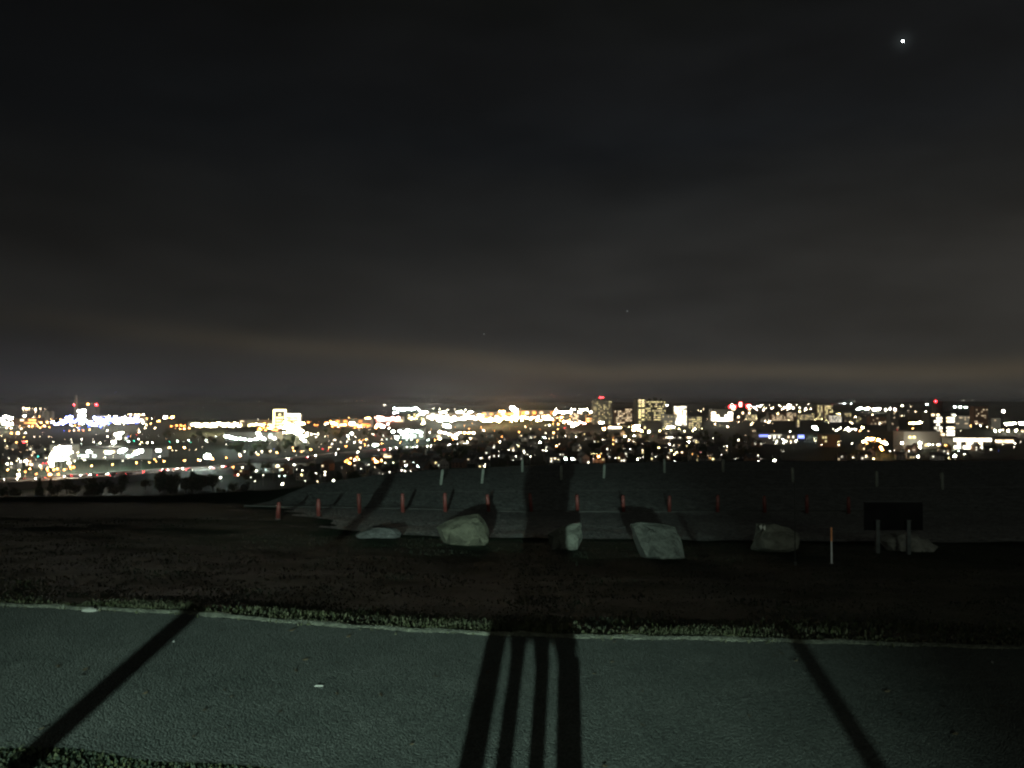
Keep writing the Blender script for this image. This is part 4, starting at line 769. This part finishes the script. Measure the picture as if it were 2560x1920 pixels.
CARS = [(35, 1), (52, 1), (96, 1), (106, 1), (20, 1), (176, 1), (217, 1), (242, 1), (281, 1), (292, 1), (420, 1), (430, 1), (458, 1), (470, 1), (546, 1), (570, 1), (270, 0), (312, 0), (360, 0), (405, 0), (420, 0), (470, 0), (525, 0), (562, 0), (610, 0), (692, 1), (730, 1), (780, 1), (670, 0), (765, 0), (805, 1), (850, 1), (857, 1), (905, 1), (917, 1), (960, 1), (988, 1), (1005, 1), (1025, 1), (1040, 1), (1054, 1), (955, 0), (1046, 0), (1075, 1), (1088, 1), (1110, 1), (1120, 1), (1130, 1), (1140, 1), (1155, 1), (1172, 1), (1183, 1)]
hx = [proj(*hway(k/20))[0] for k in range(0, (len(hw)-1)*20)]
for px, front in CARS:
    k = int(np.argmin([abs(q-px) for q in hx])); t = max(.05, k/20); p_ = hway(t); q = (hway(t+.04)-hway(t-.04)).normalized(); nn = Vector((-q.y, q.x, 0))
    p_ = p_+nn*(random.choice((3.5, 7)) if front else -random.choice((3.5, 7)))
    d_ = -q if front else q
    # the road runs away to the right: oncoming traffic shows lamps, the other side tail lamps
    e = bpy.data.objects.new('parked_car' if False else 'car', None); C.objects.link(e); e.location = (p_.x, p_.y, p_.z+.02); e.rotation_euler = (0, 0, math.atan2(d_.y, d_.x)-(0.75 if front else -.0))
    e.rotation_euler = (0, 0, math.atan2(d_.y, d_.x))
    link('body', car_body[random.choice(('black', 'silver'))], parent=e); link('windscreen', gm, parent=e)
    for a in (-1.35, 1.35):
        for b_ in (-.8, .8): link('wheel', wm, parent=e, loc=(a, b_, .33))
    for b_ in (-.66, .66):
        link('headlight', head_mesh('white', 420 if front else 60, 'ball'), parent=e, loc=(2.2, b_, .68), scale=(.14, .17, .11) if front else (.08, .1, .08))
        link('tail_light', head_mesh('red', 160, 'ball'), parent=e, loc=(-2.22, b_, .78), scale=(.09, .2, .1))
    register(e, px, 1170, 'car with glaring headlights' if front else 'car with red tail lights', 'car', 'cars on the motorway')
# ---- mound and woods on the left foot of the hill, far ridges
def hill(pxa, pxb, top, dist, deep, name='hills', m=None, seed=0, base=PLAIN, wig=1.0, rough_=0):
    n_ = 90; v = []; f = []
    for i in range(n_+1):
        t = i/n_; px = pxa+(pxb-pxa)*t; x = (px-1280)/F*dist
        shape = min(1, 3.2*min(t, 1-t))**.8*(.82+.18*math.sin(t*9+seed)*wig)
        zt = CAMZ-(top-1003)/F*dist
        hh = (zt-base)*shape+rough_*random.random()
        for j in range(7):
            s = j/6; v.append((x*(1+deep/dist*(s-.5)), dist+deep*(s-.5), base+hh*math.sin(PI*s)-(1 if j in (0, 6) else 0)))
    for i in range(n_):
        for j in range(6): f.append((i*7+j, (i+1)*7+j, (i+1)*7+j+1, i*7+j+1))
    return link(name, pydata(name, v, f, m, True))
m_hill = mat('wooded hill', (.035, .04, .022), (.02, .024, .014), .02)
for a in [(1650, 2120, 1003, 14500, 1500, 1), (2080, 2900, 1001.5, 12500, 1500, 5), (1100, 1760, 1004.5, 15500, 1200, 2)]:
    o = hill(*a[:5], m=m_hill, seed=a[5], wig=.25); tag(o, kind='structure')
# ---- houses
def house_parts(kind):
    w_, l_, h_, r_ = [(9, 8, 5.5, 3), (12, 8, 5.2, 3.4), (8, 9, 6.5, 3.2)][kind]
    b = MB(); b.box(-w_/2, w_/2, 0, l_, 0, h_)
    if kind != 2: b.add([(-w_/2, 0, h_), (-w_/2, l_, h_), (-w_/2, l_/2, h_+r_*.92), (w_/2, 0, h_), (w_/2, l_, h_), (w_/2, l_/2, h_+r_*.92)], [(0, 1, 2), (3, 5, 4)])
    else: b.add([(-w_/2, 0, h_), (w_/2, 0, h_), (0, 0, h_+r_*.92), (-w_/2, l_, h_), (w_/2, l_, h_), (0, l_, h_+r_*.92)], [(0, 1, 2), (4, 3, 5)])
    r = MB()
    if kind != 2:
        r.add([(-w_/2-.5, -.5, h_-.3), (w_/2+.5, -.5, h_-.3), (w_/2+.5, l_/2, h_+r_), (-w_/2-.5, l_/2, h_+r_), (-w_/2-.5, l_+.5, h_-.3), (w_/2+.5, l_+.5, h_-.3)], [(0, 1, 2, 3), (3, 2, 5, 4)])
    else: r.add([(-w_/2-.5, -.5, h_-.3), (0, -.5, h_+r_), (0, l_+.5, h_+r_), (-w_/2-.5, l_+.5, h_-.3), (w_/2+.5, -.5, h_-.3), (w_/2+.5, l_+.5, h_-.3)], [(0, 1, 2, 3), (1, 4, 5, 2)])
    return w_, h_, b, r
HK = []
for kd in range(3):
    w_, h_, b, r = house_parts(kd)
    HK.append((w_, h_, [b.mesh('wall', m_walls[q]) for q in ('pale', 'brick', 'grey')], r.mesh('roof', m_roof)))
chm = MB(); chm.box(-.4, .4, -.4, .4, 0, 2.2); chm = chm.mesh('chimney', m_walls['brick'])
HZ = [(1100, 1900, 1100, 1156, 66), (600, 1060, 1172, 1200, 16), (1010, 1240, 1130, 1172, 18), (2100, 2560, 1120, 1148, 16), (0, 120, 1100, 1180, 10), (1200, 1700, 1086, 1100, 16)]
placed = []
for x0, x1, y0, y1, n_ in HZ:
    for _ in range(n_):
        for tr in range(12):
            px, py = random.uniform(x0, x1), random.uniform(y0, y1)
            if all(abs(px-a) > 24 or abs(py-b_) > 5 for a, b_ in placed): break
        placed.append((px, py)); kd = random.randrange(3); w_, h_, wl, rf = HK[kd]
        P = at(px, py+4, PLAIN)
        e = bpy.data.objects.new('house', None); C.objects.link(e); e.location = P; e.rotation_euler = (0, 0, random.uniform(-.5, .5))
        link('wall', random.choice(wl), parent=e); rr_ = link('roof', rf, parent=e)
        link('chimney', chm, parent=rr_, loc=(w_*.2, 3, h_+.6))
        lit = 0
        for c_ in range(3):
            for r_ in range(2):
                if random.random() < .16:
                    lit += 1; link('lit_window_or_wall', unit_box(wglow(random.choice(('warm', 'white', 'yellow')), random.choice((1.5, 3, 6)))), parent=e, loc=(-w_/2+w_*(c_+.5)/3, -.05, .9+2.6*r_), scale=(1.2, .1, 1.3))
                else: link('window', unit_box(mat('dark window glass', (.02, .02, .025), rough=.2)), parent=e, loc=(-w_/2+w_*(c_+.5)/3, -.05, .9+2.6*r_), scale=(1.1, .1, 1.3))
        register(e, px, py, ('front gabled ' if kd == 2 else 'side gabled ')+('house with lit windows' if lit else 'unlit house'), 'house', 'houses of the near streets')
# ---- trees
def crown_mesh(seed, conif=False):
    r = np.random.RandomState(seed); n_ = 620; V = []; Fc = []
    blobs = [(r.uniform(-2.2, 2.2), r.uniform(-2.2, 2.2), r.uniform(4.0, 8.2), r.uniform(1.4, 2.5)) for _ in range(9)]
    for i in range(n_):
        if conif: z = r.uniform(1.5, 11); rad = (11-z)*.28*math.sqrt(r.rand()); a = r.rand()*2*PI; c_ = np.array([rad*math.cos(a), rad*math.sin(a), z])
        else:
            bx, by, bz, br = blobs[r.randint(9)]; q = r.normal(size=3); q /= np.linalg.norm(q); c_ = np.array([bx, by, bz])+q*br*(r.rand()**.35)
        u = r.normal(size=3); u /= np.linalg.norm(u); w_ = np.cross(u, r.normal(size=3)); w_ /= np.linalg.norm(w_); s = r.uniform(.25, .55)
        k = len(V); V += [c_+u*s, c_+w_*s*.8, c_-u*s, c_-w_*s*.8]; Fc.append((k, k+1, k+2, k+3))
    return pydata('crown', V, Fc, mat('night foliage %d' % (seed % 3), [(.045, .06, .025), (.07, .065, .03), (.03, .042, .022)][seed % 3], None, .6))
crowns = [crown_mesh(k) for k in range(5)]+[crown_mesh(9, True)]
tk = MB(); tk.tube((0, 0, 0), (.1, 0, 5), .28, .14, n=7); tk.tube((.1, 0, 3.6), (1.6, .4, 6.2), .12, .05, n=5); tk.tube((.05, 0, 3.2), (-1.5, -.5, 5.8), .12, .05, n=5); tk = tk.mesh('trunk', mat('bark', (.06, .05, .04), (.04, .03, .025), 2))
TZ = [(395, 430, 1082, 1090, 6), (480, 545, 1088, 1106, 9), (1000, 1190, 1124, 1150, 14), (590, 720, 1122, 1140, 10), (392, 556, 1208, 1224, 34), (0, 620, 1216, 1250, 32), (1060, 1900, 1082, 1160, 105), (1560, 1780, 1090, 1150, 26), (560, 780, 1100, 1126, 26), (780, 1000, 1080, 1110, 18), (880, 1000, 1160, 1182, 16), (600, 900, 1176, 1205, 26), (2050, 2560, 1112, 1150, 46), (0, 130, 1090, 1170, 16), (190, 290, 1085, 1112, 14), (1180, 1480, 1058, 1078, 34), (150, 400, 1200, 1215, 10), (1900, 2030, 1060, 1080, 12), (2140, 2260, 1062, 1082, 10)]
near_l = sorted(LAMPS)
nt_ = 0
# tall tree whose outer leaves reach in at the right edge
e = bpy.data.objects.new('tree', None); C.objects.link(e); e.location = (17.6, 22, H(17.6, 22)); e.scale = (.95, .95, 1.0)
b = MB(); b.tube((0, 0, 0), (.15, 0, 3.4), .2, .13, n=9); b.tube((.15, 0, 3.4), (0, .2, 6.5), .13, .05, n=7); b.tube((.1, 0, 2.6), (-1.5, .3, 4.8), .08, .03, n=6); b.tube((.1, 0, 2.9), (1.6, -.3, 5.2), .08, .03, n=6); link('trunk', b.mesh('trunk', mat('bark', (.06, .05, .04), (.04, .03, .025), 2)), parent=e)
r_ = np.random.RandomState(3); V_ = []; F_ = []
bl = [(r_.uniform(-2.0, 1.8), r_.uniform(-1.5, 1.5), r_.uniform(3.6, 7.6), r_.uniform(.6, 1.1)) for _ in range(16)]
for _ in range(5200):
    bx, by, bz, br = bl[r_.randint(16)]; q = r_.normal(size=3); q /= np.linalg.norm(q); c_ = np.array([bx, by, bz])+q*br*(r_.rand()**.4)
    u = r_.normal(size=3); u /= np.linalg.norm(u); w_ = np.cross(u, r_.normal(size=3)); w_ /= np.linalg.norm(w_); sz = r_.uniform(.04, .09)
    k_ = len(V_); V_ += [c_+u*sz, c_+w_*sz*.6, c_-u*sz, c_-w_*sz*.6]; F_.append((k_, k_+1, k_+2, k_+3))
link('crown', pydata('crown', V_, F_, mat('near foliage', (.03, .035, .018), None, .6)), parent=e)
tag(e, 'tall dark leafy tree at the right end of the lot', 'tree')
for x0, x1, y0, y1, n_ in TZ:
    for _ in range(n_):
        if nt_ >= 297: break
        ok = False
        for tr in range(14):
            px, py = random.uniform(x0, x1), random.uniform(y0, y1); P = at(px, py+6, PLAIN); k = F/P.y; sc_ = random.uniform(.75, 1.25)
            top = py+6-11*sc_*k; hw_ = 3.2*sc_*k
            if not any(abs(a-px) < hw_+2 and top-1 < b_ < py+6 for a, b_ in near_l): ok = True; break
        if not ok: continue
        nt_ += 1
        e = bpy.data.objects.new('tree', None); C.objects.link(e); e.location = P; e.rotation_euler = (0, 0, random.uniform(0, 6.28)); e.scale = (sc_, sc_, sc_*random.uniform(.85, 1.15))
        link('trunk', tk, parent=e); ci_ = random.randrange(6); link('crown', crowns[ci_], parent=e)
        register(e, px, py, 'dark '+('pointed' if ci_ == 5 else 'round')+' tree', 'tree', 'trees among the near streets')
print('trees', nt_)
# ---- labels that single each one out
for (what, dep, where), lst in REG.items():
    lst.sort(key=lambda q: q[0]); n_ = len(lst)
    for i, (px, o, cat, grp) in enumerate(lst):
        core = (dep+' ' if dep else '')+what
        if what == 'motorway lamp' or cat == 'car': core = what
        if n_ == 1: lab = core+' '+where
        elif i < 20: lab = '%s %s, %s from the left' % (core, where, names[i])
        else: lab = '%s %s, beyond the twentieth from the left' % (core, where)
        if len(lab.split()) > 16: lab = '%s %s, %s one' % (core, where, names[min(i, 19)])
        o['label'] = ' '.join(lab.split()[:16]); o['category'] = cat; o['group'] = grp


# ------------------------------------------------------------------ sky
W = bpy.data.worlds.new('World'); S.world = W; W.use_nodes = True
nt = W.node_tree; N = nt.nodes; L = nt.links; bg = N['Background']
def math_n(op, a, b=None, c=None, clamp=False):
    n = N.new('ShaderNodeMath'); n.operation = op; n.use_clamp = clamp
    for i, q in enumerate((a, b, c)):
        if q is None: continue
        if isinstance(q, (int, float)): n.inputs[i].default_value = q
        else: L.new(q, n.inputs[i])
    return n.outputs[0]
tc = N.new('ShaderNodeTexCoord'); sep = N.new('ShaderNodeSeparateXYZ'); L.new(tc.outputs['Generated'], sep.inputs[0])
X, Y, Z = sep.outputs
def ramp(fac, els):
    r = N.new('ShaderNodeValToRGB'); cr = r.color_ramp
    while len(cr.elements) < len(els): cr.elements.new(.5)
    for el, (p_, c_) in zip(cr.elements, els): el.position = p_; el.color = (*c_, 1)
    L.new(fac, r.inputs['Fac']); return r.outputs['Color']
def srgb(r, g_, b_):
    return tuple(((c/255+.055)/1.055)**2.4 if c/255 > .04045 else c/255/12.92 for c in (r, g_, b_))
# soft cloud streaks (the sum of broad and finer wisps), lying flat over the horizon
mp = N.new('ShaderNodeMapping'); mp.inputs['Scale'].default_value = (1.5, 1.5, 5.0); mp.inputs['Rotation'].default_value = (0, .30, 0)
L.new(tc.outputs['Generated'], mp.inputs['Vector'])
nz = N.new('ShaderNodeTexNoise'); nz.inputs['Scale'].default_value = 1.7; nz.inputs['Detail'].default_value = 3.5; nz.inputs['Roughness'].default_value = .5
L.new(mp.outputs[0], nz.inputs['Vector'])
nzb = N.new('ShaderNodeTexNoise'); nzb.inputs['Scale'].default_value = 3.1; nzb.inputs['Detail'].default_value = 5; L.new(mp.outputs[0], nzb.inputs['Vector'])
wisp = math_n('MULTIPLY', math_n('MULTIPLY_ADD', math_n('SUBTRACT', nzb.outputs['Fac'], .5), 1.05, 1.0), math_n('MINIMUM', math_n('MAXIMUM', math_n('MULTIPLY_ADD', X, 1.0, .98), .5), 1.15))
elev = math_n('ADD', Z, math_n('MULTIPLY', math_n('SUBTRACT', nz.outputs['Fac'], .5), .16))
grad = ramp(math_n('MULTIPLY', elev, 2.0, clamp=True), [(0, srgb(44, 45, 45)), (.16, srgb(43, 43, 42)), (.30, srgb(38, 38, 37)), (.46, srgb(29, 30, 30)), (.62, srgb(21, 23, 25)), (.80, srgb(18, 19, 20)), (.98, srgb(15, 16, 15))])
# brown band of lit cloud, lower to the right
xb = math_n('MINIMUM', math_n('MAXIMUM', X, -.6), .12)
cen = math_n('MULTIPLY_ADD', xb, -.085, .045)
dz = math_n('DIVIDE', math_n('SUBTRACT', math_n('ADD', Z, math_n('MULTIPLY', math_n('SUBTRACT', nz.outputs['Fac'], .5), .03)), cen), .013)
band = math_n('POWER', 2.718, math_n('MULTIPLY', math_n('MULTIPLY', dz, dz), -1.0))
side = math_n('MULTIPLY_ADD', X, 1.3, .78, clamp=True)
band = math_n('MULTIPLY', band, side)
mx = N.new('ShaderNodeMix'); mx.data_type = 'RGBA'; mx.blend_type = 'ADD'; L.new(band, mx.inputs['Factor']); gw = N.new('ShaderNodeVectorMath'); gw.operation = 'SCALE'; L.new(grad, gw.inputs[0]); L.new(wisp, gw.inputs['Scale']); L.new(gw.outputs[0], mx.inputs['A']); mx.inputs['B'].default_value = (.030, .0215, .0105, 1)
# darker, bluer wedge below the band on the seaward side
under = math_n('MULTIPLY', math_n('SUBTRACT', 1.0, math_n('DIVIDE', math_n('SUBTRACT', Z, -.01), math_n('MAXIMUM', math_n('ADD', cen, .004), .01)), clamp=True), math_n('MULTIPLY_ADD', X, -1.4, .75, clamp=True))
mx2 = N.new('ShaderNodeMix'); mx2.data_type = 'RGBA'; L.new(math_n('MULTIPLY', under, 1.0, clamp=True), mx2.inputs['Factor']); L.new(mx.outputs['Result'], mx2.inputs['A']); mx2.inputs['B'].default_value = (*srgb(33, 35, 44), 1)
# warm skyglow to the far right
rg = math_n('MULTIPLY', math_n('MULTIPLY', math_n('SUBTRACT', X, .22, clamp=True), 3.0), math_n('SUBTRACT', 1.0, math_n('MULTIPLY', Z, 2.2), clamp=True), clamp=True)
mx3 = N.new('ShaderNodeMix'); mx3.data_type = 'RGBA'; mx3.blend_type = 'ADD'; L.new(rg, mx3.inputs['Factor']); L.new(mx2.outputs['Result'], mx3.inputs['A']); mx3.inputs['B'].default_value = (.006, .0042, .0015, 1)
sk = N.new('ShaderNodeTexSky'); sk.sky_type = 'NISHITA'; sk.sun_disc = False; sk.sun_elevation = math.radians(-8); sk.sun_rotation = PI
mx4 = N.new('ShaderNodeMix'); mx4.data_type = 'RGBA'; mx4.blend_type = 'ADD'; mx4.inputs['Factor'].default_value = .05; L.new(mx3.outputs['Result'], mx4.inputs['A']); L.new(sk.outputs[0], mx4.inputs['B'])
sd = ray(2257, 103).normalized(); dp_ = N.new('ShaderNodeVectorMath'); dp_.operation = 'DOT_PRODUCT'; L.new(tc.outputs['Generated'], dp_.inputs[0]); dp_.inputs[1].default_value = sd
halo = math_n('POWER', math_n('MAXIMUM', dp_.outputs['Value'], 0.0), 30000.0)
mxh = N.new('ShaderNodeMix'); mxh.data_type = 'RGBA'; mxh.blend_type = 'ADD'; L.new(halo, mxh.inputs['Factor']); L.new(mx4.outputs['Result'], mxh.inputs['A']); mxh.inputs['B'].default_value = (.013, .016, .016, 1); mx4 = mxh
bh = math_n('MULTIPLY', math_n('MULTIPLY', Y, -1.0, clamp=True), math_n('SUBTRACT', 1.0, Z, clamp=True), clamp=True)  # added glow behind the viewer, lifts the dark ground
mx5 = N.new('ShaderNodeMix'); mx5.data_type = 'RGBA'; mx5.blend_type = 'ADD'; L.new(bh, mx5.inputs['Factor']); L.new(mx4.outputs['Result'], mx5.inputs['A']); mx5.inputs['B'].default_value = (.12, .12, .105, 1)
L.new(mx5.outputs['Result'], bg.inputs['Color']); bg.inputs['Strength'].default_value = .92
# stars
for px, py, r, s, lab in [(2257, 103, 1.8, 30, 'single brilliant white star, far brighter than any other'), (1568, 778, 1.3, .35, 'faint star above the dotted tower'), (1210, 835, 1.3, .3, 'faint star low above the white lit docks')]:
    R_ = 40000; o = link('star', ico('star', 3, glow('star %d' % px, (.9, .97, 1), s, False)), loc=Vector((0, 0, CAMZ))+ray(px, py).normalized()*R_, scale=[r/F*R_]*3)
    tag(o, lab, 'star')
HAZE = 1
if HAZE:
    b = MB(); b.box(-60000, 60000, -70, 68000, -64, 120)
    m = bpy.data.materials.new('thin night haze'); m.use_nodes = True; Nn = m.node_tree.nodes; Nn.remove(Nn['Principled BSDF'])
    pv = Nn.new('ShaderNodeVolumePrincipled'); pv.inputs['Color'].default_value = (.9, .93, 1, 1); pv.inputs['Density'].default_value = 2.6e-5; pv.inputs['Anisotropy'].default_value = .3
    m.node_tree.links.new(pv.outputs[0], Nn['Material Output'].inputs['Volume'])
    o = link('haze', b.mesh('haze', m)); tag(o, 'thin night haze over the city plain', 'haze', kind='stuff')
# ------------------------------------------------------------------ render settings
S.view_settings.view_transform = 'Standard'; S.view_settings.look = 'None'; S.view_settings.exposure = 0; S.view_settings.gamma = 1
S.render.engine = 'CYCLES'
cy = S.cycles; cy.use_light_tree = True; cy.max_bounces = 4; cy.diffuse_bounces = 2; cy.glossy_bounces = 2; cy.sample_clamp_indirect = 2
cy.use_adaptive_sampling = False; cy.filter_width = 2.2; cy.caustics_reflective = False; cy.caustics_refractive = False
